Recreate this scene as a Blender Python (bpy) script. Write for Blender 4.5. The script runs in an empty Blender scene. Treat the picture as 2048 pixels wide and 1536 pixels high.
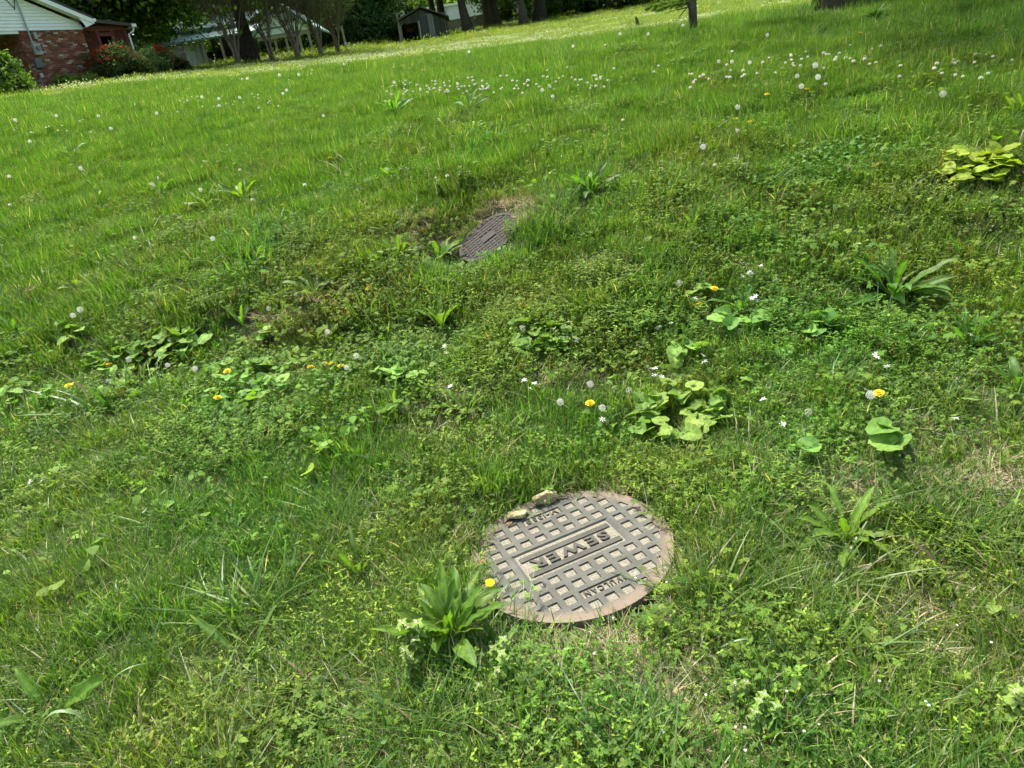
import bpy, bmesh, math, random
import numpy as np
from mathutils import Vector, Matrix, Euler
from mathutils.geometry import delaunay_2d_cdt
S = bpy.context.scene
COL = S.collection
rnd = random.Random(7)
rng = np.random.default_rng(11)

# ------------------------------------------------------------------ camera
EYE = 1.33
FPX = 1385.0
TH, RO = math.radians(23.5), math.radians(9.0)
_R0 = np.array([1, 0, 0.]); _U0 = np.array([0, math.sin(TH), math.cos(TH)])
FW = np.array([0, math.cos(TH), -math.sin(TH)])
RT = math.cos(RO)*_R0 - math.sin(RO)*_U0
UP = math.sin(RO)*_R0 + math.cos(RO)*_U0
cam = bpy.data.cameras.new('camera'); camo = bpy.data.objects.new('camera', cam)
COL.objects.link(camo); S.camera = camo
cam.sensor_fit = 'HORIZONTAL'; cam.sensor_width = 36; cam.lens = FPX/2048*36
cam.clip_start = 0.05; cam.clip_end = 2000
camo.matrix_world = Matrix(((RT[0], UP[0], -FW[0], 0), (RT[1], UP[1], -FW[1], 0), (RT[2], UP[2], -FW[2], EYE), (0, 0, 0, 1)))

# ------------------------------------------------------------------ light
SUN_AZ, SUN_EL = -28.0, 60.0
w = bpy.data.worlds.new('World'); S.world = w; w.use_nodes = True
nt = w.node_tree; nt.nodes.clear()
sky = nt.nodes.new('ShaderNodeTexSky'); sky.sky_type = 'NISHITA'; sky.sun_disc = False
sky.sun_elevation = math.radians(SUN_EL); sky.sun_rotation = math.radians(SUN_AZ)
sky.air_density = 1.6; sky.dust_density = 5.0; sky.ozone_density = 1.0
bg = nt.nodes.new('ShaderNodeBackground'); bg.inputs[1].default_value = 0.15
out = nt.nodes.new('ShaderNodeOutputWorld')
nt.links.new(sky.outputs[0], bg.inputs[0]); nt.links.new(bg.outputs[0], out.inputs[0])
sl = bpy.data.lights.new('sun', 'SUN'); sl.energy = 4.2; sl.angle = math.radians(2.5); sl.color = (1, 0.96, 0.88)
so = bpy.data.objects.new('sun', sl); COL.objects.link(so)
_a, _e = math.radians(SUN_AZ), math.radians(SUN_EL)
_sd = Vector((math.sin(_a)*math.cos(_e), math.cos(_a)*math.cos(_e), math.sin(_e)))
so.rotation_euler = _sd.to_track_quat('Z', 'Y').to_euler()
S.view_settings.view_transform = 'Standard'; S.view_settings.look = 'None'
S.view_settings.exposure = 0.97; S.view_settings.gamma = 1; S.view_settings.use_curve_mapping = False

cy = S.cycles; cy.max_bounces = 5; cy.diffuse_bounces = 2; cy.glossy_bounces = 1; cy.transmission_bounces = 3; cy.transparent_max_bounces = 4; cy.caustics_reflective = False; cy.caustics_refractive = False
cy.use_adaptive_sampling = True; cy.adaptive_threshold = .03

# ------------------------------------------------------------------ maths helpers
def ray(x, y):
    x = np.asarray(x, float); y = np.asarray(y, float)
    d = FW*FPX + RT*(x-1024)[..., None] - UP*(y-768)[..., None]
    return d/np.linalg.norm(d, axis=-1, keepdims=True)
def on_y(px, py, Y):          # where the line of sight meets the vertical plane at depth Y
    d = ray(px, py); t = Y/d[1]
    return float(d[0]*t), float(EYE + d[2]*t)
def _hash(ix, iy, s):
    n = (ix.astype(np.int64)*374761393 + iy.astype(np.int64)*668265263 + s*1274126177) & 0x7fffffff
    n = ((n ^ (n >> 13))*1274126177) & 0x7fffffff
    return ((n ^ (n >> 16)) & 0xffff)/65535.0
def vnoise(x, y, s=0):
    x = np.asarray(x, float); y = np.asarray(y, float)
    ix, iy = np.floor(x), np.floor(y); fx, fy = x-ix, y-iy
    fx = fx*fx*(3-2*fx); fy = fy*fy*(3-2*fy)
    a = _hash(ix, iy, s); b = _hash(ix+1, iy, s); c = _hash(ix, iy+1, s); d = _hash(ix+1, iy+1, s)
    return (a*(1-fx)+b*fx)*(1-fy) + (c*(1-fx)+d*fx)*fy
def fbm(x, y, s=0, o=3):
    v = 0; a = .5; t = 0
    for k in range(o):
        v = v + a*vnoise(x*2**k, y*2**k, s+k*17); t += a; a *= .5
    return v/t
def sstep(a, b, x):
    t = np.clip((x-a)/(b-a), 0, 1); return t*t*(3-2*t)

# ------------------------------------------------------------------ lie of the land
_ps = np.linspace(-400, 60, 9201)
_pv = np.interp(_ps, [-400, 1.5, 2.4, 3.0, 3.9, 4.6, 6.2, 7.5, 9, 12, 15, 30, 60], [-1.34, -1.33, -1.28, -1.13, -.84, -.66, -.28, -.02, .18, .48, .75, 1.9, 4])
_k = np.hanning(13); _k /= _k.sum(); _pv = np.convolve(np.pad(_pv, 6, 'edge'), _k, 'valid')
AZT = np.array([-70, -50, -30, -23, -17, -10, -3, 3, 9, 16, 23, 28, 37, 50, 70.])
RTB = np.log(np.array([9, 15, 20, 25, 32, 45, 65, 100, 200, 900.]))
FAR = np.array([
 [.01, .03, .04, .04, .04, .04, .04, .04, .04, .02],
 [.03, .050, .066, .067, .068, .068, .068, .068, .068, .02],
 [.03, .060, .0665, .0672, .064, .064, .066, .066, .068, .02],
 [.028, .060, .067, .0690, .067, .066, .067, .068, .068, .02],
 [.026, .053, .0585, .061, .0650, .0675, .069, .069, .069, .02],
 [.024, .0500, .053, .0555, .0585, .063, .067, .068, .068, .02],
 [.021, .0470, .0495, .0505, .052, .056, .0615, .066, .069, .02],
 [.020, .0435, .0445, .046, .049, .0535, .060, .068, .069, .02],
 [.018, .039, .0395, .042, .046, .052, .0585, .0625, .065, .02],
 [.014, .0345, .0345, .037, .041, .048, .055, .062, .064, .02],
 [.012, .0325, .034, .038, .044, .05, .056, .062, .064, .02],
 [.008, .024, .030, .036, .042, .05, .056, .062, .064, .02],
 [.000, .014, .024, .032, .040, .05, .056, .062, .064, .02],
 [.00, .01, .02, .03, .04, .05, .05, .05, .05, .02],
 [.00, .01, .02, .02, .02, .02, .02, .02, .02, .02]])
# unit scale and frame of the main cover, measured from its own grid
UNIT = 0.0507
LC = np.array([0.0954, 1.7202, EYE-1.3145])
LE1 = np.array([0.9355, 0.3246, 0.0327]); LE1 /= np.linalg.norm(LE1)
LE2 = np.array([0.3402, -0.9500, 0.0164]); LE2 -= LE1*(LE1@LE2); LE2 /= np.linalg.norm(LE2)
LN = np.cross(LE2, LE1)
RL = 6.12*UNIT
_v2 = ray(978, 475)
L2 = np.array([0, 0, EYE]) + _v2*4.28
_m = -.587*RT + .81*UP; _m -= _v2*(_m@_v2); _m /= np.linalg.norm(_m)
L2N = -math.sin(math.radians(27))*_v2 + math.cos(math.radians(27))*_m; L2N /= np.linalg.norm(L2N)
RL2 = 137*4.2/FPX/2
def terrain(x, y):
    x = np.asarray(x, float); y = np.asarray(y, float)
    r = np.hypot(x, y)+1e-9; az = np.degrees(np.arctan2(x, y))
    s = r*np.cos(np.radians(np.clip(az-12, -90, 90)))
    near = np.interp(s, _ps, _pv)
    a = np.clip(az, -69.99, 69.99)
    i = np.clip(np.searchsorted(AZT, a)-1, 0, len(AZT)-2); fa = (a-AZT[i])/(AZT[i+1]-AZT[i]); fa = fa*fa*(3-2*fa)
    lr = np.clip(np.log(r), RTB[0], RTB[-1]-1e-6)
    j = np.clip(np.searchsorted(RTB, lr)-1, 0, len(RTB)-2); fr = (lr-RTB[j])/(RTB[j+1]-RTB[j])
    far = r*((FAR[i, j]*(1-fa)+FAR[i+1, j]*fa)*(1-fr) + (FAR[i, j+1]*(1-fa)+FAR[i+1, j+1]*fa)*fr)
    wgt = sstep(7.5, 15, r)
    far = np.where(np.abs(az) > 70, far*np.clip((110-np.abs(az))/40, 0, 1) - 1.34*np.clip((np.abs(az)-70)/40, 0, 1), far)
    z = near*(1-wgt) + far*wgt
    dl = np.hypot(x-LC[0], y-LC[1]); keep = sstep(RL, RL+.5, dl)
    amp = np.clip(r/3, 0, 1)
    z = z + keep*((fbm(x*1.1+5, y*1.1, 3)-.5)*.14*amp + (fbm(x*4.3, y*4.3, 9)-.5)*.05) + (fbm(x*.3, y*.3, 5)-.5)*.12*sstep(6, 20, r)*(1-sstep(16, 30, r)*.8) - .10*sstep(4, 8, r) - .08*sstep(10, 18, r)*(1-sstep(45, 60, r))
    # a little scarp along the foot of the bank on the left
    z = z - .08*np.exp(-((s-3.15)/.22)**2)*sstep(.3, -.8, x)
    # main cover bed
    zl = (LC[2]-.010-.03*(dl < RL+.012)-EYE) - (LN[0]*(x-LC[0]) + LN[1]*(y-LC[1]))/LN[2]
    kk = 1-sstep(RL*1.0+.03, RL+.24, dl); z = z*(1-kk) + zl*kk
    d2 = np.hypot(x-L2[0], y-L2[1])
    z2 = (L2[2]-.02-EYE) - (L2N[0]*(x-L2[0]) + L2N[1]*(y-L2[1]))/L2N[2]
    kk = 1-sstep(RL2*1.0, RL2+.38, d2); z = z*(1-kk) + z2*kk
    return z + EYE
_rr = np.exp(np.linspace(math.log(.5), math.log(400), 1400))
def ground_at(px, py, h=0.0):   # first point along the line of sight that is h above the ground
    d = ray(px, py); hn = math.hypot(d[0], d[1])
    X = d[0]/hn*_rr; Y = d[1]/hn*_rr; Z = EYE + d[2]/hn*_rr
    g = Z - (terrain(X, Y)+h)
    k = np.argmax(g < 0) if (g < 0).any() else len(g)-1
    k = max(k, 1); t = g[k-1]/(g[k-1]-g[k]+1e-12); t = min(max(t, 0), 1)
    R = _rr[k-1]*(1-t)+_rr[k]*t
    x, y = d[0]/hn*R, d[1]/hn*R
    return Vector((x, y, float(terrain(x, y))))
def G(x, y): return Vector((x, y, float(terrain(x, y))))
def dist(p): return math.sqrt(p[0]**2+p[1]**2+(p[2]-EYE)**2)

# ------------------------------------------------------------------ materials
def M(name, col, rough=.7, spec=.3, metal=0, var=None, scale=20, bump=0, bscale=None, coords='obj', detail=6):
    m = bpy.data.materials.new(name); m.use_nodes = True; n = m.node_tree.nodes; l = m.node_tree.links
    b = n['Principled BSDF']; b.inputs['Base Color'].default_value = (*col, 1); b.inputs['Roughness'].default_value = rough
    b.inputs['Specular IOR Level'].default_value = spec; b.inputs['Metallic'].default_value = metal
    tc = n.new('ShaderNodeTexCoord'); co = tc.outputs['Object']
    if coords == 'pos': co = n.new('ShaderNodeNewGeometry').outputs['Position']
    if var is not None:
        t = n.new('ShaderNodeTexNoise'); t.inputs['Scale'].default_value = scale; t.inputs['Detail'].default_value = detail; t.inputs['Roughness'].default_value = .65
        l.new(co, t.inputs['Vector']); r = n.new('ShaderNodeValToRGB'); l.new(t.outputs['Fac'], r.inputs[0])
        cr = r.color_ramp; cr.elements[0].position = .3; cr.elements[1].position = .7
        cr.elements[0].color = (*var, 1); cr.elements[1].color = (*col, 1); l.new(r.outputs[0], b.inputs['Base Color'])
    if bump:
        t2 = n.new('ShaderNodeTexNoise'); t2.inputs['Scale'].default_value = bscale or scale*3; t2.inputs['Detail'].default_value = 8
        l.new(co, t2.inputs['Vector']); bp = n.new('ShaderNodeBump'); bp.inputs['Strength'].default_value = bump; bp.inputs['Distance'].default_value = .02
        l.new(t2.outputs['Fac'], bp.inputs['Height']); l.new(bp.outputs[0], b.inputs['Normal'])
    return m
def leafmat(name, trans=.35, rough=.5, spec=.25, hv=.5, gain=1.0, tint=(1.25, 1.4, .45), attr=True, col=(.1, .2, .03), wscale=1.2, blotch=0.0, jit=.5):
    """foliage: the colour stored on each blade or leaf, varied per plant and by drifts across the ground; some light passes through"""
    m = bpy.data.materials.new(name); m.use_nodes = True; n = m.node_tree.nodes; l = m.node_tree.links
    b = n['Principled BSDF']; b.inputs['Roughness'].default_value = rough; b.inputs['Specular IOR Level'].default_value = spec
    if attr:
        a = n.new('ShaderNodeAttribute'); a.attribute_name = 'col'; csrc = a.outputs['Color']
    else:
        a = n.new('ShaderNodeRGB'); a.outputs[0].default_value = (*col, 1); csrc = a.outputs[0]
    geo = n.new('ShaderNodeNewGeometry'); oi = n.new('ShaderNodeObjectInfo')
    t = n.new('ShaderNodeTexNoise'); t.inputs['Scale'].default_value = wscale; t.inputs['Detail'].default_value = 5
    l.new(geo.outputs['Position'], t.inputs['Vector'])
    hs = n.new('ShaderNodeHueSaturation')
    mr = n.new('ShaderNodeMapRange'); mr.inputs[1].default_value = .3; mr.inputs[2].default_value = .7; mr.inputs[3].default_value = .5-.035*hv*2; mr.inputs[4].default_value = .5+.02*hv*2
    l.new(t.outputs['Fac'], mr.inputs[0]); l.new(mr.outputs[0], hs.inputs['Hue'])
    mv = n.new('ShaderNodeMapRange'); mv.inputs[3].default_value = gain*(1-jit*.5); mv.inputs[4].default_value = gain*(1+jit*.5)
    l.new(oi.outputs['Random'], mv.inputs[0]); l.new(mv.outputs[0], hs.inputs['Value'])
    l.new(csrc, hs.inputs['Color']); l.new(hs.outputs[0], b.inputs['Base Color'])
    if blotch:      # yellowed and brown spots on ageing leaves
        tc = n.new('ShaderNodeTexCoord'); va = n.new('ShaderNodeVectorMath'); va.operation = 'ADD'; l.new(tc.outputs['Object'], va.inputs[0]); l.new(oi.outputs['Random'], va.inputs[1])
        t2 = n.new('ShaderNodeTexNoise'); t2.inputs['Scale'].default_value = 7; t2.inputs['Detail'].default_value = 7; t2.inputs['Roughness'].default_value = .7; l.new(va.outputs[0], t2.inputs['Vector'])
        rp = n.new('ShaderNodeValToRGB'); rp.color_ramp.elements[0].position = .40; rp.color_ramp.elements[0].color = (.72, .76, .8, 1); e = rp.color_ramp.elements.new(.55); e.color = (1.05, 1.0, 1, 1)
        rp.color_ramp.elements[2].position = .70; rp.color_ramp.elements[2].color = (2.1, 1.25, 1.0, 1); l.new(t2.outputs['Fac'], rp.inputs[0])
        mb_ = n.new('ShaderNodeMix'); mb_.data_type = 'RGBA'; mb_.blend_type = 'MULTIPLY'; mb_.inputs[0].default_value = blotch; l.new(csrc, mb_.inputs[6]); l.new(rp.outputs[0], mb_.inputs[7]); l.new(mb_.outputs[2], hs.inputs['Color'])
    tr = n.new('ShaderNodeBsdfTranslucent'); mc = n.new('ShaderNodeMix'); mc.data_type = 'RGBA'; mc.blend_type = 'MULTIPLY'; mc.inputs[0].default_value = 1
    l.new(hs.outputs[0], mc.inputs[6]); mc.inputs[7].default_value = (*tint, 1); l.new(mc.outputs[2], tr.inputs['Color'])
    mx = n.new('ShaderNodeMixShader'); mx.inputs[0].default_value = trans
    l.new(b.outputs[0], mx.inputs[1]); l.new(tr.outputs[0], mx.inputs[2]); l.new(mx.outputs[0], n['Material Output'].inputs['Surface'])
    return m

# ------------------------------------------------------------------ mesh helpers
class MB:
    """collects shapes; build() links them as one mesh object"""
    def __init__(s): s.v = []; s.f = []; s.c = []; s.n = 0
    def add(s, v, f, c=(1, 1, 1)):
        v = np.asarray(v, float).reshape(-1, 3); s.v.append(v)
        s.f += [tuple(i+s.n for i in q) for q in f]; s.n += len(v)
        c = np.asarray(c, float)
        s.c.append(np.tile(c, (len(v), 1)) if c.ndim == 1 else c)
    def box(s, lo, hi, c=(1, 1, 1), mat=None):
        x0, y0, z0 = lo; x1, y1, z1 = hi
        v = np.array([(x0, y0, z0), (x1, y0, z0), (x1, y1, z0), (x0, y1, z0), (x0, y0, z1), (x1, y0, z1), (x1, y1, z1), (x0, y1, z1)], float)
        if mat is not None: v = np.array([tuple(mat @ Vector(p)) for p in v])
        s.add(v, [(0, 3, 2, 1), (4, 5, 6, 7), (0, 1, 5, 4), (1, 2, 6, 5), (2, 3, 7, 6), (3, 0, 4, 7)], c)
    def prism(s, poly, y0, y1, c=(1, 1, 1)):      # polygon in x,z pushed along y
        n = len(poly); v = [(p[0], y0, p[1]) for p in poly] + [(p[0], y1, p[1]) for p in poly]
        s.add(v, [tuple(range(n)), tuple(range(2*n-1, n-1, -1))] + [(i, i+n, (i+1) % n+n, (i+1) % n) for i in range(n)], c)
    def tube(s, pts, rad, seg=7, c=(1, 1, 1), cap=True):
        pts = [Vector(p) for p in pts]; n = len(pts)
        if not hasattr(rad, '__len__'): rad = [rad]*n
        v = []; prev = None
        for i, p in enumerate(pts):
            d = (pts[min(i+1, n-1)]-pts[max(i-1, 0)]).normalized()
            if prev is None: u = d.orthogonal().normalized()
            else: u = (prev - d*prev.dot(d)).normalized()
            prev = u; w_ = d.cross(u)
            for k in range(seg):
                a = 2*math.pi*k/seg; v.append(tuple(p + (u*math.cos(a)+w_*math.sin(a))*rad[i]))
        f = [(i*seg+k, i*seg+(k+1) % seg, (i+1)*seg+(k+1) % seg, (i+1)*seg+k) for i in range(n-1) for k in range(seg)]
        if cap: f += [tuple(range(seg))[::-1], tuple((n-1)*seg+k for k in range(seg))]
        s.add(v, f, c)
    def mesh(s, name, mat=None, smooth=False):
        me = bpy.data.meshes.new(name)
        me.from_pydata(np.concatenate(s.v).tolist(), [], s.f)
        ca = me.attributes.new('col', 'FLOAT_COLOR', 'POINT')
        c = np.concatenate(s.c); ca.data.foreach_set('color', np.c_[c, np.ones(len(c))].astype(np.float32).ravel())
        if mat: me.materials.append(mat)
        if smooth: me.polygons.foreach_set('use_smooth', [True]*len(me.polygons))
        me.update(); return me
    def build(s, name, mat=None, parent=None, smooth=False, **kw):
        return ob(name, s.mesh(name, mat, smooth), parent, **kw)
def ob(name, me, parent=None, loc=None, rot=None, scale=None, label=None, kind=None):
    o = bpy.data.objects.new(name, me); COL.objects.link(o)
    if parent is not None: o.parent = parent
    if loc is not None: o.location = loc
    if rot is not None: o.rotation_euler = rot
    if scale is not None: o.scale = (scale,)*3 if not hasattr(scale, '__len__') else scale
    if label: o['label'] = label
    if kind: o['kind'] = kind
    return o
def tag(o, label, cat, group=None, kind=None):
    if label: o['label'] = label
    if cat: o['category'] = cat
    if group: o['group'] = group
    if kind: o['kind'] = kind
    return o
def thing(name, label, cat, loc=(0, 0, 0), rot=(0, 0, 0), group=None, scale=None):
    o = bpy.data.objects.new(name, None); COL.objects.link(o); o.location = loc; o.rotation_euler = rot; o.empty_display_size = .05
    if scale: o.scale = (scale,)*3
    return tag(o, label, cat, group)
KIDS = {}
def kids(o):
    return [c for c in o.children]
def dup(o, loc, rot=(0, 0, 0), scale=1.0, label=None, group=None, children=None):
    ch = children if children is not None else kids(o)
    r = o.copy(); COL.objects.link(r); r.location = loc; r.rotation_euler = rot; r.scale = (scale,)*3
    if label: r['label'] = label
    if group: r['group'] = group
    for c in ch:
        k = c.copy(); COL.objects.link(k); k.parent = r
    return r
def cvar(c, a=.2):
    g = 1+rnd.uniform(-a, a); return (c[0]*g*(1+rnd.uniform(-a, a)*.5), c[1]*g, c[2]*g*(1+rnd.uniform(-a, a)*.5))

# ------------------------------------------------------------------ ground
def make_ground():
    naz = 300; az = np.concatenate([np.linspace(-75, 75, 221), np.linspace(75, 285, 60)[1:-1]]); naz = len(az)
    r = np.concatenate([[0.0001], np.exp(np.linspace(math.log(.25), math.log(25), 210)), np.exp(np.linspace(math.log(25), math.log(900), 90))[1:]])
    A, Rg = np.meshgrid(np.radians(az), r, indexing='ij')
    X = Rg*np.sin(A); Y = Rg*np.cos(A); Z = terrain(X, Y)
    nr = len(r); v = np.stack([X, Y, Z], -1).reshape(-1, 3)
    i = np.arange(naz)[:, None]; j = np.arange(nr-1)[None]
    a = i*nr+j; b = ((i+1) % naz)*nr+j
    f = np.stack([a, b, b+1, a+1], -1).reshape(-1, 4)[:, ::-1]
    me = bpy.data.meshes.new('lawn_ground'); me.from_pydata(v.tolist(), [], f.tolist()); me.polygons.foreach_set('use_smooth', [True]*len(me.polygons))
    m = bpy.data.materials.new('soil_and_thatch'); m.use_nodes = True; n = m.node_tree.nodes; l = m.node_tree.links
    b_ = n['Principled BSDF']; b_.inputs['Roughness'].default_value = .95; b_.inputs['Specular IOR Level'].default_value = .1
    geo = n.new('ShaderNodeNewGeometry')
    def noise(sc, det=6):
        t = n.new('ShaderNodeTexNoise'); t.inputs['Scale'].default_value = sc; t.inputs['Detail'].default_value = det; t.inputs['Roughness'].default_value = .7
        l.new(geo.outputs['Position'], t.inputs['Vector']); return t.outputs['Fac']
    def ramp(src, stops):
        r_ = n.new('ShaderNodeValToRGB'); l.new(src, r_.inputs[0]); e = r_.color_ramp.elements
        while len(e) < len(stops): e.new(.5)
        for q, (p, c) in zip(e, stops): q.position = p; q.color = (*c, 1)
        return r_.outputs[0]
    soil = ramp(noise(14), [(.3, (.030, .040, .012)), (.5, (.05, .075, .02)), (.62, (.075, .065, .035)), (.75, (.11, .085, .052))])
    turf = ramp(noise(1.3), [(.3, (.060, .12, .018)), (.5, (.085, .16, .022)), (.7, (.13, .19, .03))])
    fine = ramp(noise(22, 8), [(.3, (.6, .6, .6)), (.7, (1.3, 1.3, 1.3))])
    mm = n.new('ShaderNodeMix'); mm.data_type = 'RGBA'; mm.blend_type = 'MULTIPLY'; mm.inputs[0].default_value = 1
    l.new(turf, mm.inputs[6]); l.new(fine, mm.inputs[7])
    ln = n.new('ShaderNodeVectorMath'); ln.operation = 'LENGTH'; l.new(geo.outputs['Position'], ln.inputs[0])
    mr = n.new('ShaderNodeMapRange'); mr.inputs[1].default_value = 5; mr.inputs[2].default_value = 11; l.new(ln.outputs['Value'], mr.inputs[0])
    mx = n.new('ShaderNodeMix'); mx.data_type = 'RGBA'; l.new(mr.outputs[0], mx.inputs[0]); l.new(soil, mx.inputs[6]); l.new(mm.outputs[2], mx.inputs[7])
    l.new(mx.outputs[2], b_.inputs['Base Color'])
    bp = n.new('ShaderNodeBump'); bp.inputs['Strength'].default_value = .8; bp.inputs['Distance'].default_value = .02; l.new(noise(60), bp.inputs['Height']); l.new(bp.outputs[0], b_.inputs['Normal'])
    me.materials.append(m)
    o = ob('lawn_ground', me); tag(o, 'rough grassy slope rising from the sewer cover to the houses', None, kind='structure')
make_ground()
# ------------------------------------------------------------------ scattering of uncountable growth
def scatter_tree():
    g = bpy.data.node_groups.new('scatter', 'GeometryNodeTree')
    g.interface.new_socket('Geometry', in_out='INPUT', socket_type='NodeSocketGeometry')
    g.interface.new_socket('Geometry', in_out='OUTPUT', socket_type='NodeSocketGeometry')
    return g
def attr(g, name, typ):
    a = g.nodes.new('GeometryNodeInputNamedAttribute'); a.data_type = typ; a.inputs['Name'].default_value = name
    return next(o for o in a.outputs if o.enabled and o.name == 'Attribute')
def scatter(name, label, protos, pos, rot, scl, pid, mat, kind='stuff'):
    """one object: its own mesh holds a few tufts (marked by 'proto') plus the root points they are repeated on"""
    V, F, C, PR = [], [], [], []; nv = 0
    for k, mb in enumerate(protos):
        v = np.concatenate(mb.v); V.append(v); F += [tuple(i+nv for i in q) for q in mb.f]; C.append(np.concatenate(mb.c)); PR.append(np.full(len(v), k+1)); nv += len(v)
    N = len(pos); V.append(pos); C.append(np.zeros((N, 3))); PR.append(np.zeros(N))
    V = np.concatenate(V); C = np.concatenate(C); PR = np.concatenate(PR).astype(np.int32)
    me = bpy.data.meshes.new(name); me.from_pydata(V.tolist(), [], F); me.materials.append(mat)
    ca = me.attributes.new('col', 'FLOAT_COLOR', 'POINT'); ca.data.foreach_set('color', np.c_[C, np.ones(len(C))].astype(np.float32).ravel())
    me.attributes.new('proto', 'INT', 'POINT').data.foreach_set('value', PR)
    a = me.attributes.new('pid', 'INT', 'POINT'); q = np.zeros(len(V), np.int32); q[nv:] = pid; a.data.foreach_set('value', q)
    a = me.attributes.new('rotv', 'FLOAT_VECTOR', 'POINT'); q = np.zeros((len(V), 3), np.float32); q[nv:] = rot; a.data.foreach_set('vector', q.ravel())
    a = me.attributes.new('sclv', 'FLOAT_VECTOR', 'POINT'); q = np.ones((len(V), 3), np.float32); q[nv:] = scl; a.data.foreach_set('vector', q.ravel())
    o = ob(name, me); tag(o, label, None, kind=kind)
    g = scatter_tree(); n = g.nodes; l = g.links
    gi = n.new('NodeGroupInput'); go = n.new('NodeGroupOutput')
    pa = attr(g, 'proto', 'INT')
    join = n.new('GeometryNodeGeometryToInstance')
    def sep(k):
        c = n.new('FunctionNodeCompare'); c.data_type = 'INT'; c.operation = 'EQUAL'
        ins = [i for i in c.inputs if i.enabled]; l.new(pa, ins[0]); ins[1].default_value = k
        s_ = n.new('GeometryNodeSeparateGeometry'); s_.domain = 'POINT'
        l.new(gi.outputs[0], s_.inputs['Geometry']); l.new(c.outputs[0], s_.inputs['Selection']); return s_.outputs[0]
    for k in reversed(range(len(protos))):      # multi-input sockets list the last link first
        l.new(sep(k+1), join.inputs[0])
    ip = n.new('GeometryNodeInstanceOnPoints'); l.new(sep(0), ip.inputs['Points']); l.new(join.outputs[0], ip.inputs['Instance'])
    ip.inputs['Pick Instance'].default_value = True
    l.new(attr(g, 'pid', 'INT'), ip.inputs['Instance Index']); 
    e2r = n.new('FunctionNodeEulerToRotation'); l.new(attr(g, 'rotv', 'FLOAT_VECTOR'), e2r.inputs[0]); l.new(e2r.outputs[0], ip.inputs['Rotation'])
    l.new(attr(g, 'sclv', 'FLOAT_VECTOR'), ip.inputs['Scale'])
    l.new(ip.outputs[0], go.inputs[0])
    md = o.modifiers.new('scatter', 'NODES'); md.node_group = g
    return o

def blade(mb, x, y, h, wd, az, lean, curl, col, seg=4, tipc=None, fold=.0):
    """one grass blade: a tapering strip that leans and bends"""
    dx, dy = math.cos(az), math.sin(az); px, py = -dy, dx
    v = []; c = []
    ang = lean; X = 0; Z = 0; st = h/seg
    for k in range(seg+1):
        t = k/seg; ww = wd*.5*(1-t**1.8)*(.55+.9*min(t*2.5, 1)*.5)
        if k == seg: v.append((x+dx*X, y+dy*X, Z)); c.append(tipc or col)
        else:
            v.append((x+dx*X-px*ww, y+dy*X-py*ww, Z)); v.append((x+dx*X+px*ww, y+dy*X+py*ww, Z)); c += [col, col]
        X += math.sin(ang)*st; Z += math.cos(ang)*st; ang += curl/seg
    f = [(2*k, 2*k+1, 2*k+3, 2*k+2) for k in range(seg-1)] + [(2*seg-2, 2*seg-1, 2*seg)]
    mb.add(v, f, np.array(c))
GREENS = [(.105, .215, .026), (.080, .185, .024), (.135, .245, .032), (.062, .155, .026), (.17, .265, .045), (.10, .195, .05), (.045, .12, .02)]
STRAW = [(.46, .38, .24), (.38, .31, .19), (.54, .47, .32), (.32, .25, .15)]
def tuft(n, R, h0, h1, w0, w1, lean=.5, curl=1.0, straw=.04, seg=4, cols=GREENS):
    mb = MB()
    for _ in range(n):
        a = rnd.uniform(0, 6.283); r = R*math.sqrt(rnd.random())
        c = rnd.choice(STRAW) if rnd.random() < straw else cvar(rnd.choice(cols), .22)
        blade(mb, r*math.cos(a), r*math.sin(a), rnd.uniform(h0, h1), rnd.uniform(w0, w1), a+rnd.gauss(0, 1.0), abs(rnd.gauss(0, lean)), rnd.uniform(.1, curl), c, seg)
    return mb
def flat_leaf(mb, base, d, up, L, W, col, prof=(.0, .7, 1.0, .75, 0), cup=.15, droop=.3):
    """small leaf: a strip of quads along d with the given width profile"""
    d = Vector(d).normalized(); s = d.cross(Vector(up)).normalized(); n = s.cross(d)
    v = []; m = len(prof)
    for k, p in enumerate(prof):
        t = k/(m-1); c = Vector(base) + d*(L*t) - n*(droop*L*t*t)
        v += [tuple(c - s*(W*.5*p) + n*(cup*W*p)), tuple(c), tuple(c + s*(W*.5*p) + n*(cup*W*p))]
    f = []
    for k in range(m-1):
        a = 3*k; f += [(a, a+1, a+4, a+3), (a+1, a+2, a+5, a+4)]
    mb.add(v, f, col)
def stalk(mb, p0, p1, r, col):
    p0, p1 = Vector(p0), Vector(p1); d = p1-p0; s = d.cross(Vector((0, 0, 1)))
    s = s.normalized()*r if s.length > 1e-6 else Vector((r, 0, 0)); u = s.cross(d).normalized()*r
    mid = (p0+p1)/2 + Vector((0, 0, d.length*.06))
    mb.add([p0-s, p0+s, mid-s, mid+s, p1-s*.7, p1+s*.7], [(0, 1, 3, 2), (2, 3, 5, 4)], col)
LGREEN = [(.120, .240, .028), (.09, .20, .024), (.15, .265, .034), (.065, .15, .022), (.18, .28, .045), (.075, .16, .03)]
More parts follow.
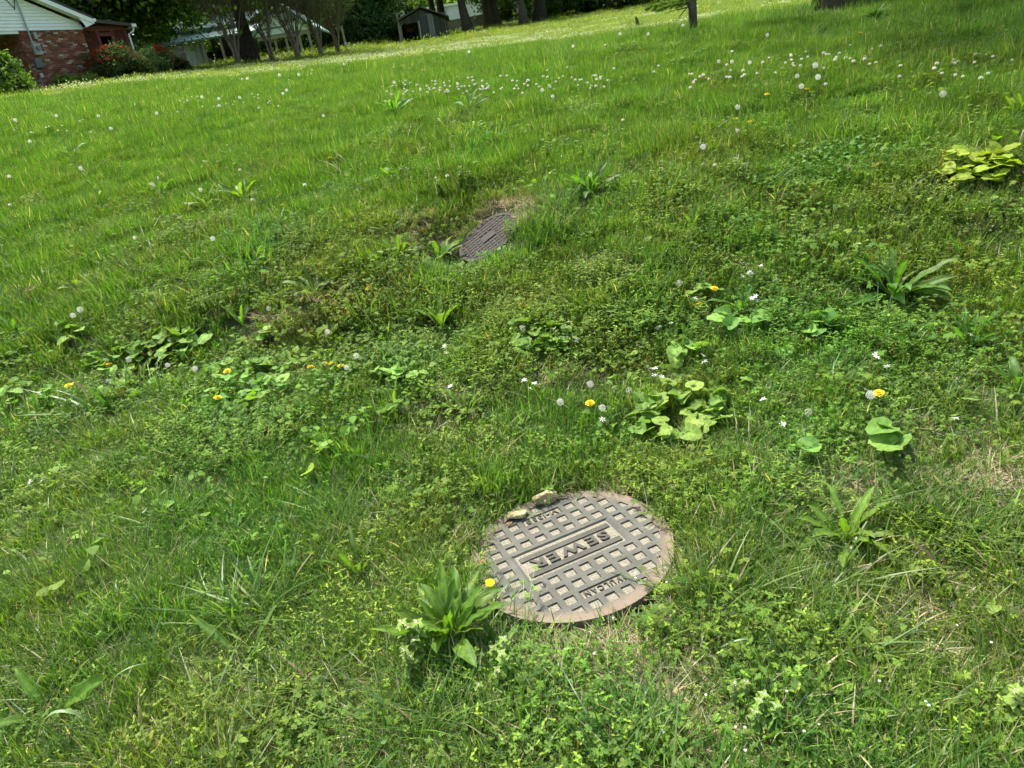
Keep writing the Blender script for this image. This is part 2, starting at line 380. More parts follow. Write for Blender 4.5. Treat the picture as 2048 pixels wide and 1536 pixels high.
def clover_patch(n, R, s, seed=0):
    mb = MB()
    for _ in range(n):
        a = rnd.uniform(0, 6.283); r = R*math.sqrt(rnd.random()); h = rnd.uniform(.025, .06)
        c = cvar(rnd.choice([(.09, .175, .030), (.12, .21, .036), (.07, .145, .030)]), .2); p = Vector((r*math.cos(a), r*math.sin(a), h))
        stalk(mb, (p.x*.8, p.y*.8, 0), p, .0008, (.12, .2, .05))
        up = Vector((rnd.gauss(0, .3), rnd.gauss(0, .3), 1)).normalized(); a0 = rnd.uniform(0, 6.28)
        for k in range(3):
            b = a0+k*2.094; d = Vector((math.cos(b), math.sin(b), 0)); d = (d-up*d.dot(up)).normalized()
            q = s*rnd.uniform(.8, 1.2); flat_leaf(mb, p, d, up, q, q*.95, c, (.15, .75, 1.0, .85, .35), .12, .1)
    return mb
def lobed_patch(n, R, s, lobes=5, cleft=True):
    """carolina cranesbill: palmate leaves cut into narrow lobes, on thin stalks"""
    mb = MB()
    for _ in range(n):
        a = rnd.uniform(0, 6.283); r = R*math.sqrt(rnd.random()); h = rnd.uniform(.015, .062)
        c = cvar(rnd.choice(LGREEN), .2); p = Vector((r*math.cos(a), r*math.sin(a), h))
        stalk(mb, (p.x*.6, p.y*.6, 0), p, .0009, rnd.choice([(.13, .2, .05), (.2, .14, .06)]))
        up = Vector((rnd.gauss(0, .35), rnd.gauss(0, .35), 1)).normalized(); a0 = rnd.uniform(0, 6.28); q = s*rnd.uniform(.6, 1.25)
        for k in range(lobes):
            b = a0+(k-(lobes-1)/2)*.95; d = Vector((math.cos(b), math.sin(b), 0)); d = (d-up*d.dot(up)).normalized()
            L = q*(1-.12*abs(k-(lobes-1)/2))
            flat_leaf(mb, p, d, up, L, L*.42, c, (.2, .45, 1.0, .55, 0) if cleft else (.3, .9, 1.0, .7, 0), .1, .15)
            if cleft:
                for sg in (-1, 1):
                    d2 = (d*math.cos(.55)+d.cross(up)*sg*math.sin(.55)); flat_leaf(mb, p+d*L*.35, d2, up, L*.5, L*.22, c, (.4, 1, .6, 0), .1, .1)
    return mb
def tiny_patch(n, R, s, h0=.02, h1=.07):
    """chickweed and young weeds: thin upright stems with pairs of small leaves, paler at the tips"""
    mb = MB()
    for _ in range(n):
        a = rnd.uniform(0, 6.283); r = R*math.sqrt(rnd.random()); h = rnd.uniform(h0, h1)
        lean = Vector((rnd.gauss(0, .35), rnd.gauss(0, .35), 1)).normalized(); b0 = Vector((r*math.cos(a), r*math.sin(a), 0))
        c = cvar(rnd.choice(LGREEN), .2); stalk(mb, b0, b0+lean*h, .0007, (.14, .2, .06))
        m = rnd.randint(3, 6); tw = rnd.uniform(0, 3.1)
        for k in range(m):
            p = b0+lean*h*(k+1)/m; t = k/m; cc = tuple(c[i]*(1+.35*t)+(.035, .02, 0)[i]*t for i in range(3))
            for q in range(2):
                b = tw+k*1.57+q*3.1416; d = Vector((math.cos(b), math.sin(b), .5)).normalized()
                z = s*rnd.uniform(.7, 1.2); flat_leaf(mb, p, d, (0, 0, 1), z, z*.55, cc, (.2, 1, .8, 0), .1, .3)
    return mb
def straw_mat(n, R):
    mb = MB()
    for _ in range(n):
        a = rnd.uniform(0, 6.283); r = R*math.sqrt(rnd.random()); c = cvar(rnd.choice(STRAW), .2)
        blade(mb, r*math.cos(a), r*math.sin(a), rnd.uniform(.03, .08), rnd.uniform(.0014, .0028), rnd.uniform(0, 6.28), rnd.uniform(.9, 1.5), rnd.uniform(-.2, .6), c, 3)
    return mb

M_grass = leafmat('grass_blade', trans=.42, rough=.42, spec=.4, jit=.5, gain=1.0)
M_meadow = leafmat('meadow_blade', trans=.40, rough=.5, spec=.25, jit=.4, hv=.15)
M_weed = leafmat('small_leaf', trans=.34, rough=.6, spec=.12, jit=.45, gain=1.0)
M_straw = leafmat('dry_blade', trans=.15, rough=.7, spec=.15, jit=.4, hv=.2)

# blobs of growth, where the photograph shows them: (pixel, pixel, radius m, strength)
def blob(x, y, px, py, R):
    p = ground_at(px, py); return np.exp(-((x-p.x)**2+(y-p.y)**2)/(R*R))
STRAW_SPOTS = [(1280, 745, .12), (845, 468, .2), (350, 1455, .12), (640, 1490, .16), (830, 1500, .08), (1270, 1490, .06), (1880, 880, .2), (1850, 1120, .12), (1960, 940, .2), (1620, 960, .14),
               (430, 905, .08), (1080, 620, .1), (120, 1500, .1), (720, 1350, .06), (1360, 1450, .08), (1450, 1480, .09), (520, 1180, .06), (900, 790, .1), (1090, 410, .25), (1730, 720, .12), (250, 1300, .05), (1130, 760, .1), (1900, 1290, .08), (60, 1180, .06), (1020, 395, .15)]
LEAF_SPOTS = [(1200, 1330, .22), (1050, 1310, .12), (1330, 1260, .15), (1250, 920, .25), (1100, 900, .3), (1000, 700, .4), (1900, 760, .35), (1650, 780, .35), (1600, 850, .3), (930, 720, .4), (700, 700, .3), (1130, 720, .3), (560, 560, .5), (1000, 360, .6), (620, 600, .5),
              (900, 940, .2), (1700, 1350, .15), (1560, 1330, .12), (1250, 1400, .12), (1180, 430, .5), (1500, 450, .6), (450, 550, .5), (880, 1060, .1), (1950, 1450, .12), (1430, 1000, .15), (1000, 580, .4), (1300, 420, .5), (100, 1090, .06)]
def polar(n, r0, r1, a0=-52, a1=50, pw=1.0):
    u = rng.random(n); r = (r0**pw + (r1**pw-r0**pw)*u)**(1/pw); a = np.radians(rng.uniform(a0, a1, n))
    return r*np.sin(a), r*np.cos(a)
def inview(x, y, m=90):
    z = terrain(x, y); p = np.stack([x, y, z-EYE], -1); d = p@FW
    u = 1024+FPX*(p@RT)/np.maximum(d, .01); v = 768-FPX*(p@UP)/np.maximum(d, .01)
    return (d > .2) & (u > -m-60/np.maximum(d, .3)) & (u < 2048+m+60/np.maximum(d, .3)) & (v < 1536+m+260/np.maximum(d, .3)) & (v > -300)
ROS = [
 (905, 1283, 105, 30, 'wide', 'large plantain clump with long ribbed leaves at the lower left of the sewer cover', 'plantain_plant', (.35, 1.35)),
 (1692, 1090, 88, 20, 'wide', 'broad ribbed plantain right of the sewer cover with a pale torn leaf', 'plantain_plant', (.15, 1.1)),
 (722, 1158, 68, 8, 'blade', 'upright thin-leaved weed in the grass left of the sewer cover', 'narrow_leaf_weed', (.7, 1.3)),
 (582, 882, 34, 9, 'tooth', 'small bright green toothed rosette above the left foreground', 'dandelion_rosette', (.3, 1.2)),
 (935, 832, 60, 13, 'narrow', 'bright rosette of pointed leaves up from the top of the sewer cover', 'plantain_plant', (.3, 1.2)),
 (793, 818, 42, 6, 'tooth', 'pale toothed dandelion leaves left of the bright pointed rosette', 'dandelion_rosette', (.3, 1.1)),
 (798, 512, 45, 10, 'narrow', 'left one of two spiky rosettes beside the tilted dark cover', 'plantain_plant', (.25, 1.2)),
 (878, 526, 58, 15, 'narrow', 'spiky rosette touching the lower left edge of the tilted dark cover', 'plantain_plant', (.2, 1.2)),
 (783, 472, 35, 7, 'dark', 'small dark rosette beside the straw patch left of the tilted cover', 'plantain_plant', (.2, 1.0)),
 (1183, 395, 55, 22, 'dark', 'dark dense rosette on the bank up right from the tilted cover', 'plantain_plant', (.2, 1.3)),
 (1785, 602, 88, 24, 'dark', 'widest dark rosette of arching strap leaves on the right side', 'plantain_plant', (.15, 1.2)),
 (1480, 632, 52, 13, 'dark', 'dark narrow rosette below the white star flowers', 'plantain_plant', (.2, 1.2)),
 (1935, 700, 62, 12, 'blade', 'upright blade-leaved clump near the right edge above the cut-leaf weed', 'narrow_leaf_weed', (.6, 1.35)),
 (2035, 790, 60, 12, 'dark', 'dark glossy leaves cut off by the right edge of the view', 'broadleaf_weed', (.3, 1.2)),
 (632, 595, 58, 13, 'dark', 'glossy dark rosette left of the middle, above the grass clump', 'plantain_plant', (.2, 1.1)),
 (885, 662, 55, 8, 'narrow', 'few upright pointed leaves just above the pair of white star flowers', 'narrow_leaf_weed', (.6, 1.3)),
 (940, 226, 40, 9, 'dark', 'dark upright dock leaves standing below the band of white clover', 'dock_plant', (.3, 1.2)),
 (790, 232, 32, 8, 'narrow', 'dock leaves left of the dark dock plant below the clover band', 'dock_plant', (.4, 1.3)),
 (942, 326, 36, 11, 'dark', 'small dark rosette in the short turf above the tilted cover', 'plantain_plant', (.3, 1.2)),
 (797, 368, 36, 9, 'narrow', 'rosette of slim leaves among pale weeds up left of the tilted cover', 'plantain_plant', (.3, 1.2)),
 (892, 268, 26, 6, 'tooth', 'bright dandelion leaves left of the yellow-green sprig', 'dandelion_rosette', (.3, 1.0)),
 (945, 270, 24, 7, 'yellow', 'yellow-green sprig of thin leaves above the short turf', 'broadleaf_weed', (.3, 1.1)),
 (1385, 462, 30, 5, 'tooth', 'young weed with three tall toothed leaves right of the middle', 'lettuce_weed', (.5, 1.3)),
 (640, 915, 24, 6, 'yellow', 'yellow-green leaves beside a round pale leaf left of the middle', 'broadleaf_weed', (.4, 1.2)),
 (1235, 850, 60, 6, 'narrow', 'long loose leaves under the three dandelion puffs above the sewer cover', 'dandelion_rosette', (.15, .8)),
 (1180, 772, 30, 3, 'wide', 'two upright oval leaves beside a dandelion puff', 'broadleaf_weed', (.7, 1.2)),
 (1310, 1262, 38, 7, 'tooth', 'bright toothed weed at the lower right rim of the sewer cover', 'dandelion_rosette', (.25, 1.2)),
 (1443, 1142, 26, 4, 'wide', 'small three-leaved sprout between the sewer cover and the broad plantain', 'broadleaf_weed', (.3, 1.0)),
 (487, 655, 42, 5, 'narrow', 'tall pointed leaves above the heart-leaf patch on the left', 'narrow_leaf_weed', (.7, 1.3)),
 (490, 405, 42, 9, 'narrow', 'loose bright rosette in turf on the upper left', 'plantain_plant', (.3, 1.1)),
 (415, 420, 36, 8, 'narrow', 'low rosette left of the loose bright rosette', 'plantain_plant', (.2, .9)),
 (2035, 240, 40, 14, 'yellow', 'yellow-green leafy stalk at the upper right edge', 'goldenrod_plant', (.3, 1.4)),
 (170, 590, 40, 7, 'narrow', 'slim upright leaves right of the dead leaves on the left', 'narrow_leaf_weed', (.5, 1.2)),
 (322, 396, 36, 10, 'dark', 'dark tuft of leaves on the upper left turf', 'broadleaf_weed', (.4, 1.3)),
 (148, 322, 26, 9, 'dark', 'dark green tuft left of the tall yellow-green stalk', 'broadleaf_weed', (.4, 1.3)),
 (35, 672, 42, 7, 'wide', 'smooth oval leaves at the left edge in the shade of long grass', 'broadleaf_weed', (.2, 1.0)),
 (20, 730, 36, 5, 'wide', 'low oval leaves cut by the left edge', 'broadleaf_weed', (.1, .8)),
 (1245, 830, 36, 3, 'blade', 'single upright spear leaf right of the dandelion puffs', 'narrow_leaf_weed', (1.2, 1.5)),
 (680, 715, 40, 7, 'narrow', 'dandelion leaves under the four yellow flowers', 'dandelion_rosette', (.2, 1.0)),
 (405, 800, 30, 6, 'tooth', 'dandelion leaves under the single yellow flower on the left', 'dandelion_rosette', (.2, 1.1)),
 (285, 780, 40, 8, 'yellow', 'yellow-green rosette right of the two yellow dandelions', 'broadleaf_weed', (.3, 1.1)),
 (510, 232, 26, 9, 'blade', 'dark grass-like tuft among dandelion puffs on the upper left', 'narrow_leaf_weed', (.7, 1.4)),
 (1750, 50, 27, 34, 'dark', 'dark dense weed clump below the big tree trunk', 'broadleaf_weed', (.4, 1.4)),
 (1345, 108, 17, 12, 'yellow', 'bright yellow-green sprig in the meadow below the sapling', 'goldenrod_plant', (.5, 1.4)),
 (1545, 838, 34, 6, 'yellow', 'bright spoon leaves with a white star flower right of the heart-leaf patch', 'broadleaf_weed', (.4, 1.2)),
 (1420, 905, 40, 5, 'wide', 'long yellow-green leaves at the lower end of the heart-leaf patch', 'broadleaf_weed', (.2, .9)),
 (1600, 1240, 26, 5, 'blade', 'thin spear leaves in the right foreground grass', 'narrow_leaf_weed', (.5, 1.2)),
 (500, 1330, 95, 5, 'blade', 'long pale green arching blades in the lower left grass', 'narrow_leaf_weed', (.3, 1.0)),
 (110, 1440, 85, 4, 'wide', 'long grey-green arching leaf at the bottom left', 'narrow_leaf_weed', (.35, .9)),
 (1010, 1310, 60, 5, 'wide', 'broad leaves lying flat right of the large plantain clump', 'plantain_plant', (.05, .45)),
 (1480, 1330, 40, 5, 'narrow', 'short pointed leaves between the cover and the lower right grass', 'narrow_leaf_weed', (.3, 1.0)),
]
HEARTS = [(1370, 832, 108, 55, 40, 27, 0, 'large patch of heart-shaped leaves between the sewer cover and the white flowers'),
 (1950, 340, 95, 34, 34, 23, 1, 'yellow-green patch of broad leaves at the right edge'), (345, 690, 75, 34, 24, 22, 0, 'heart-leaf patch on the left below the bent straw blades'),
 (490, 765, 90, 50, 40, 18, 0, 'heart-leaf patch around the single yellow dandelion on the left'), (265, 735, 90, 40, 26, 16, 0, 'low heart-leaf patch at the left near the lone puff'),
 (1480, 652, 45, 28, 8, 30, 0, 'cluster of pale heart leaves under the dark narrow rosette'), (1075, 680, 55, 26, 10, 25, 0, 'round leaves beside the dense white star flower clump'),
 (1645, 655, 32, 26, 7, 27, 0, 'three-leaved heart sprig left of the brown dead leaves'), (1570, 702, 2, 2, 1, 36, 0, 'single large scalloped leaf right of the middle'),
 (1940, 806, 2, 2, 1, 34, 0, 'single scalloped leaf near the right edge'), (1490, 760, 2, 2, 1, 28, 0, 'single folded heart leaf above the large heart-leaf patch'),
 (1618, 908, 3, 3, 2, 40, 0, 'big pointed leaf right of the large heart-leaf patch'), (1800, 893, 45, 34, 6, 36, 0, 'dark and pale broad leaves in the straw at the right'),
 (620, 956, 2, 2, 1, 34, 1, 'flat yellow-green round leaf left of the middle'), (795, 752, 48, 28, 13, 22, 0, 'patch of small heart leaves above the pale dandelion leaves'),
 (532, 668, 20, 14, 5, 20, 0, 'small group of heart leaves right of the tall pointed leaves'), (1865, 590, 16, 16, 4, 26, 0, 'pair of round leaves right of the widest dark rosette'),
 (678, 650, 26, 14, 6, 18, 0, 'heart leaves beside the drooping dandelion puff'), (1056, 563, 2, 2, 1, 18, 1, 'single bright triangular leaf below the tilted cover'),
 (150, 670, 34, 20, 8, 16, 0, 'small heart leaves below the pair of puffs on the left'), (55, 790, 55, 30, 14, 15, 0, 'small round leaves at the left edge below the oval leaves'),
 (1370, 712, 40, 18, 7, 22, 0, 'few heart leaves around the small white flowers'), (1410, 605, 36, 24, 6, 20, 0, 'heart leaves left of the dark narrow rosette by the yellow flower'),
 (645, 895, 22, 20, 7, 17, 1, 'yellow-green round leaves above the flat round leaf'), (1090, 985, 16, 6, 3, 16, 0, 'clover-like leaves hanging over the top rim of the sewer cover'),
 (1850, 178, 46, 6, 5, 11, 1, 'row of tiny yellow-green leaves in the upper right turf'), (1280, 650, 20, 10, 3, 18, 0, 'three small round leaves right of the star flower clump'),
 (1990, 1220, 2, 2, 1, 20, 0, 'lone pointed leaf in the right foreground'), (560, 735, 36, 20, 8, 16, 0, 'heart leaves left of the four yellow dandelions')]
def _onlid(px, py):
    d = ray(px, py); t = (LC-np.array([0, 0, EYE]))@LN/(d@LN); return Vector(d*t)+Vector((0, 0, EYE))
STN = [_onlid(1092, 1002), _onlid(1036, 1034), _onlid(1019, 1049)]
_ex = [(ground_at(a, b), R) for (a, b, R, *_) in ROS]; _ex = [(q, .95*R*dist(q)/FPX) for q, R in _ex] + [(ground_at(a, b), 1.0*lp*1.3) for (a, b, rx, ry, n, lp, yl, lab) in [] ]
_hx = [(ground_at(a, b, .06), rx, ry, n, lp) for (a, b, rx, ry, n, lp, yl, lab) in HEARTS]; _hx = [(q, max(rx, lp)*dist(q)/FPX, max(rx, lp)*dist(q)/FPX*1.0*max(ry, lp*.6)/max(rx, lp)*1.6) for q, rx, ry, n, lp in _hx]
def roomy(x, y, k=1.0):     # broad-leaved plants shade out what grows under them
    v = 1.0
    for q in STN: v = np.minimum(v, sstep(.05, .085, np.hypot(x-q.x, y-q.y+.03)))
    for q, R in _ex: v = np.minimum(v, sstep(.4, 1.0, np.hypot(x-q.x, y-q.y)/(R*k)))
    for q, rx, ry in _hx: v = np.minimum(v, .16+.84*sstep(.7, 1.15, np.hypot((x-q.x)/rx, (y-q.y)/ry)))
    return v
def clear(x, y, m=.0, soft=.03):
    d = np.hypot(x-LC[0], y-LC[1]); nearside = np.clip(-((x-LC[0])*LC[0]+(y-LC[1])*LC[1])/(d*np.hypot(LC[0], LC[1])), 0, 1)
    k = d > RL+m+.042*nearside**2+rng.normal(0, .012, len(x))
    d2 = np.hypot(x-L2[0], y-L2[1]); ns2 = np.clip(-((x-L2[0])*.5+(y-L2[1])*1.0)/(d2*1.1), 0, 1)
    return k & (d2 > RL2*1.0+.02+.14*ns2*rng.random(len(x))**.5)
def place(name, label, protos, groups, mat, fn, hs=.25, tilt=.15):
    """groups: list of (count, r0, r1, scale, pow); fn(x, y, r) = how likely something grows there"""
    P, Rt, Sc, I = [], [], [], []
    for (n, r0, r1, sc, pw) in groups:
        x, y = polar(n, r0, r1, pw=pw); r = np.hypot(x, y)
        pr, hgt = fn(x, y, r); k = (rng.random(n) < pr*roomy(x, y)) & inview(x, y) & clear(x, y, .058 if 'grass' in name else .05)
        x, y, hgt = x[k], y[k], np.broadcast_to(hgt, n)[k]; m = len(x)
        P.append(np.stack([x, y, terrain(x, y)-.002], -1))
        Rt.append(np.stack([rng.normal(0, tilt, m), rng.normal(0, tilt, m), rng.uniform(0, 6.283, m)], -1))
        s = sc*np.exp(rng.normal(0, hs, m)); Sc.append(np.stack([s, s, s*hgt], -1)); I.append(rng.integers(0, len(protos), m))
    P = np.concatenate(P)
    print(name, len(P), 'tufts')
    return scatter(name, label, protos, P, np.concatenate(Rt), np.concatenate(Sc), np.concatenate(I), mat)

_sp = [(ground_at(a, b), R) for a, b, R in STRAW_SPOTS]; _lp = [(ground_at(a, b), R) for a, b, R in LEAF_SPOTS]
def strawf(x, y):
    v = 0
    for p, R in _sp: v = np.maximum(v, 1.1*np.exp(-((x-p.x)**2+(y-p.y)**2)/(R*R*1.5)))
    return np.clip(v + .9*sstep(.56, .72, fbm(x*3.1, y*3.1, 41)), 0, 1)
def leaff(x, y):
    r = np.hypot(x, y); s = r*np.cos(np.radians(np.degrees(np.arctan2(x, y))-12))
    bank = sstep(2.0, 2.7, s)*(1-sstep(5.2, 7.0, s))
    v = .13+.5*bank
    for p, R in _lp: v = np.maximum(v, .95*np.exp(-((x-p.x)**2+(y-p.y)**2)/(R*R)))
    return np.clip(v*(.35+1.3*sstep(.3, .7, fbm(x*1.7, y*1.7, 77))), 0, 1)
def f_grass(x, y, r):
    L = leaff(x, y); Sw = strawf(x, y); far = sstep(5, 8, r)
    pr = (1-.5*L*(1-far))*(1-.88*Sw*(1-far))
    h = .75+.5*fbm(x*2.2, y*2.2, 21) - .05*sstep(4.5, 7, r)
    return pr, h
fine = [tuft(150, .075, .03, .075, .0018, .0034, .6, 1.3, .08), tuft(130, .07, .035, .095, .002, .0038, .6, 1.1, .06), tuft(150, .08, .025, .06, .0016, .003, .8, 1.4, .12), tuft(130, .08, .035, .085, .0018, .0036, .95, 1.6, .10)]
GR = [(6800, .75, 2.6, 1.0, 1.6), (15000, 2.4, 5.4, 1.0, 1.5)]
place('grass', 'fine green lawn grass covering the slope', fine, GR, M_grass, f_grass)
def f_far(x, y, r):
    p_, h = f_grass(x, y, r)
    return np.clip(.55+.6*fbm(x*.8, y*.8, 5), 0, 1), h
meadow = [tuft(300, .15, .03, .085, .0022, .0040, .42, .9, .05, 3), tuft(300, .15, .025, .075, .0022, .0042, .5, 1.0, .07, 3), tuft(260, .15, .04, .11, .002, .0036, .36, .7, .05, 3)]
place('meadow_grass', 'taller upright meadow grass growing up to the crest of the slope', meadow, [(12500, 4.9, 9.5, .95, 1.4), (15000, 9.3, 19, 1.2, 1.2)], M_meadow, f_far)
YG = [(.15, .23, .03), (.13, .21, .035), (.18, .25, .04), (.20, .24, .05), (.11, .18, .03)]
mown = [tuft(170, .32, .02, .06, .006, .010, .5, .9, .06, 2, YG), tuft(170, .32, .03, .07, .006, .010, .5, .9, .12, 2, YG)]
place('distant_grass', 'short yellow-green grass of the far lawn beyond the crest', mown, [(12000, 18.5, 45, 1.3, 1.0), (9000, 42, 95, 2.8, 1.0)], M_grass, lambda x, y, r: (.9+0*x, .6))
longt = [tuft(14, .04, .10, .17, .005, .0085, .6, 1.0, .03, 6), tuft(26, .035, .10, .20, .0025, .0045, .45, 1.6, .05, 6), tuft(20, .03, .12, .24, .003, .005, .6, 1.8, .08, 6), tuft(16, .04, .09, .17, .003, .0055, .8, 1.2, .05, 6)]
LONG = [(480, 990, .09), (1880, 1070, .13), (1960, 1120, .10), (40, 870, .07), (450, 1100, .08), (1310, 575, .16), (60, 620, .3), (150, 1400, .06), (330, 1340, .06), (560, 1230, .08), (480, 520, .3), (250, 560, .35), (310, 810, .12), (770, 650, .12), (1760, 1290, .08), (1640, 1290, .08), (600, 1420, .06), (1250, 1500, .05), (900, 1480, .05), (1560, 1480, .05), (80, 1230, .07), (1420, 1240, .07), (1750, 660, .05), (340, 1060, .05), (120, 1010, .08), (1800, 430, .15), (1000, 1420, .05), (1650, 1000, .05), (660, 1060, .06)]
_lo = [(ground_at(a, b), R) for a, b, R in LONG]
def f_long(x, y, r):
    v = .008+.05*sstep(.55, .7, fbm(x*2.6, y*2.6, 91))
    for p, R in _lo: v = np.maximum(v, .42*np.exp(-((x-p.x)**2+(y-p.y)**2)/(R*R)))
    return v*(1-sstep(5.5, 7, r)*.8)*sstep(RL+.04, RL+.16, np.hypot(x-LC[0], y-LC[1])), .52+.25*sstep(2.2, 4, r)
place('long_grass', 'longer arching blades of coarse grass in loose clumps', longt, [(40000, .75, 7.0, 1.0, 1.4)], M_grass, f_long, hs=.3)
place('dry_grass', 'pale dead grass matted between the green blades', [straw_mat(110, .085), straw_mat(90, .08)], [(12000, .75, 5.5, .85, 1.4)], M_straw, lambda x, y, r: (.12+.88*strawf(x, y), 1.0+0*x))
def f_leaf(x, y, r): return .9*leaff(x, y), 1+0*x
place('cranesbill_cover', 'low cover of small lobed cranesbill leaves among the grass', [lobed_patch(30, .09, .0105), lobed_patch(24, .09, .0135), lobed_patch(34, .085, .009)], [(2000, .8, 3.1, 1.0, 1.5), (5200, 2.8, 7.0, 1.25, 1.3)], M_weed, f_leaf)
def round_patch(n, R, s):
    mb = MB()
    for _ in range(n):
        a = rnd.uniform(0, 6.283); r = R*math.sqrt(rnd.random()); h = rnd.uniform(.03, .065); c = cvar(rnd.choice([(.13, .25, .045), (.10, .20, .04), (.155, .28, .05)]), .15)
        p = Vector((r*math.cos(a), r*math.sin(a), h)); stalk(mb, (p.x*.5, p.y*.5, 0), p, .001, (.14, .22, .06)); up = Vector((rnd.gauss(0, .35), rnd.gauss(0, .35), 1)).normalized(); b = rnd.uniform(0, 6.28)
        d = Vector((math.cos(b), math.sin(b), 0)); d = (d-up*d.dot(up)).normalized(); q = s*rnd.uniform(.6, 1.3); flat_leaf(mb, p-d*q*.3, d, up, q, q*1.0, c, (.35, .95, 1.0, .8, .45, 0), rnd.uniform(.05, .3), .12)
    return mb
place('violet_cover', 'loose drifts of small rounded violet leaves on the bank', [round_patch(9, .08, .02), round_patch(6, .07, .026), round_patch(14, .09, .016)], [(700, .8, 2.8, .9, 1.4), (3000, 2.4, 5.5, 1.0, 1.3)], M_weed, lambda x, y, r: (np.clip(.06+.8*leaff(x, y)*sstep(.45, .62, fbm(x*1.9+3, y*1.9, 83)), 0, 1)*(1-.8*sstep(4.5, 5.5, r)), 1+0*x))
place('chickweed_cover', 'tiny paired leaves of chickweed and speedwell among the grass', [tiny_patch(52, .09, .0075), tiny_patch(44, .085, .009), tiny_patch(50, .09, .006)], [(1500, .8, 3.1, 1.0, 1.5), (6200, 2.8, 8.5, 1.2, 1.3)], M_weed, lambda x, y, r: (np.clip(.25+.7*leaff(x, y)*sstep(.35, .6, fbm(x*2.9, y*2.9, 55)), 0, 1)*(1-.6*sstep(6, 8.5, r)), 1+0*x))
place('clover_cover', 'round three-part clover leaves in drifts among the grass', [clover_patch(60, .10, .0065), clover_patch(56, .095, .008)], [(1500, .8, 3.3, 1.0, 1.5), (6000, 3, 9, 1.15, 1.3)], M_weed, lambda x, y, r: (np.clip(.03+.8*sstep(.55, .68, fbm(x*1.5+9, y*1.5, 63)), 0, 1), 1+0*x))
# ------------------------------------------------------------------ the sewer cover
def iron_mat(name, base, pale, rust, rim0, rim1):
    m = bpy.data.materials.new(name); m.use_nodes = True; n = m.node_tree.nodes; l = m.node_tree.links
    b = n['Principled BSDF']; b.inputs['Roughness'].default_value = .75; b.inputs['Specular IOR Level'].default_value = .25
    tc = n.new('ShaderNodeTexCoord'); ob_ = tc.outputs['Object']
    def noise(sc, det=6, rg=.65):
        t = n.new('ShaderNodeTexNoise'); t.inputs['Scale'].default_value = sc; t.inputs['Detail'].default_value = det; t.inputs['Roughness'].default_value = rg; l.new(ob_, t.inputs['Vector']); return t.outputs['Fac']
    def mr(src, a, b_, c, d):
        r = n.new('ShaderNodeMapRange'); r.inputs[1].default_value = a; r.inputs[2].default_value = b_; r.inputs[3].default_value = c; r.inputs[4].default_value = d; l.new(src, r.inputs[0]); return r.outputs[0]
    def mix(f, a, b_, mode='MIX'):
        x = n.new('ShaderNodeMix'); x.data_type = 'RGBA'; x.blend_type = mode
        if isinstance(f, float): x.inputs[0].default_value = f
        else: l.new(f, x.inputs[0])
        for s_, v in ((6, a), (7, b_)):
            if isinstance(v, tuple): x.inputs[s_].default_value = (*v, 1)
            else: l.new(v, x.inputs[s_])
        return x.outputs[2]
    ln = n.new('ShaderNodeVectorMath'); ln.operation = 'LENGTH'; l.new(ob_, ln.inputs[0])
    add = n.new('ShaderNodeMath'); add.operation = 'MULTIPLY_ADD'; l.new(noise(14, 4), add.inputs[0]); add.inputs[1].default_value = .06; l.new(ln.outputs['Value'], add.inputs[2])
    rim = mr(add.outputs[0], rim0+.03, rim1+.03, 0, 1)
    c0 = mix(mr(noise(9, 7, .7), .42, .66, 0, 1), base, tuple(v*1.5 for v in base))
    c1 = mix(mr(noise(5, 5), .35, .65, 0, 1), pale, rust)
    c2 = mix(rim, c0, c1)
    sp = mix(mr(noise(420, 3, .8), .3, .7, 0, 1), (.62, .62, .62), (1.35, 1.35, 1.35))
    c3 = mix(1.0, c2, sp, 'MULTIPLY')
    dirt = mix(mr(noise(26, 8, .75), .58, .66, 0, .75), c3, (.17, .13, .085))
    l.new(dirt, b.inputs['Base Color'])
    bp = n.new('ShaderNodeBump'); bp.inputs['Strength'].default_value = .5; bp.inputs['Distance'].default_value = .002; l.new(noise(300, 5), bp.inputs['Height']); l.new(bp.outputs[0], b.inputs['Normal'])
    return m
M_iron = iron_mat('weathered_cast_iron', (.078, .079, .066), (.19, .165, .125), (.19, .135, .095), .262, .29)
M_ironb = iron_mat('cast_iron_letters', (.058, .056, .046), (.2, .17, .13), (.2, .13, .09), 1, 2)
M_sand = M('pale_grit_in_recess', (.37, .345, .265), .95, .1, var=(.17, .158, .115), scale=170, bump=.6, bscale=300)
M_dark = M('dark_old_iron', (.085, .074, .064), .85, .25, var=(.045, .040, .035), scale=40, bump=.5, bscale=200)
def clip_circle(poly, R, n=72):
    out = poly
    for k in range(n):
        a = 2*math.pi*k/n; nx, ny = math.cos(a), math.sin(a); d = R*math.cos(math.pi/n); res = []
        for i in range(len(out)):
            p, q = out[i], out[(i+1) % len(out)]; dp = p[0]*nx+p[1]*ny-d; dq = q[0]*nx+q[1]*ny-d
            if dp <= 0: res.append(p)
            if (dp < 0) != (dq < 0) and abs(dp-dq) > 1e-12: t = dp/(dp-dq); res.append((p[0]+(q[0]-p[0])*t, p[1]+(q[1]-p[1])*t))
        out = res
        if len(out) < 3: return []
    return out
def area(p): return .5*sum(p[i][0]*p[(i+1) % len(p)][1]-p[(i+1) % len(p)][0]*p[i][1] for i in range(len(p)))
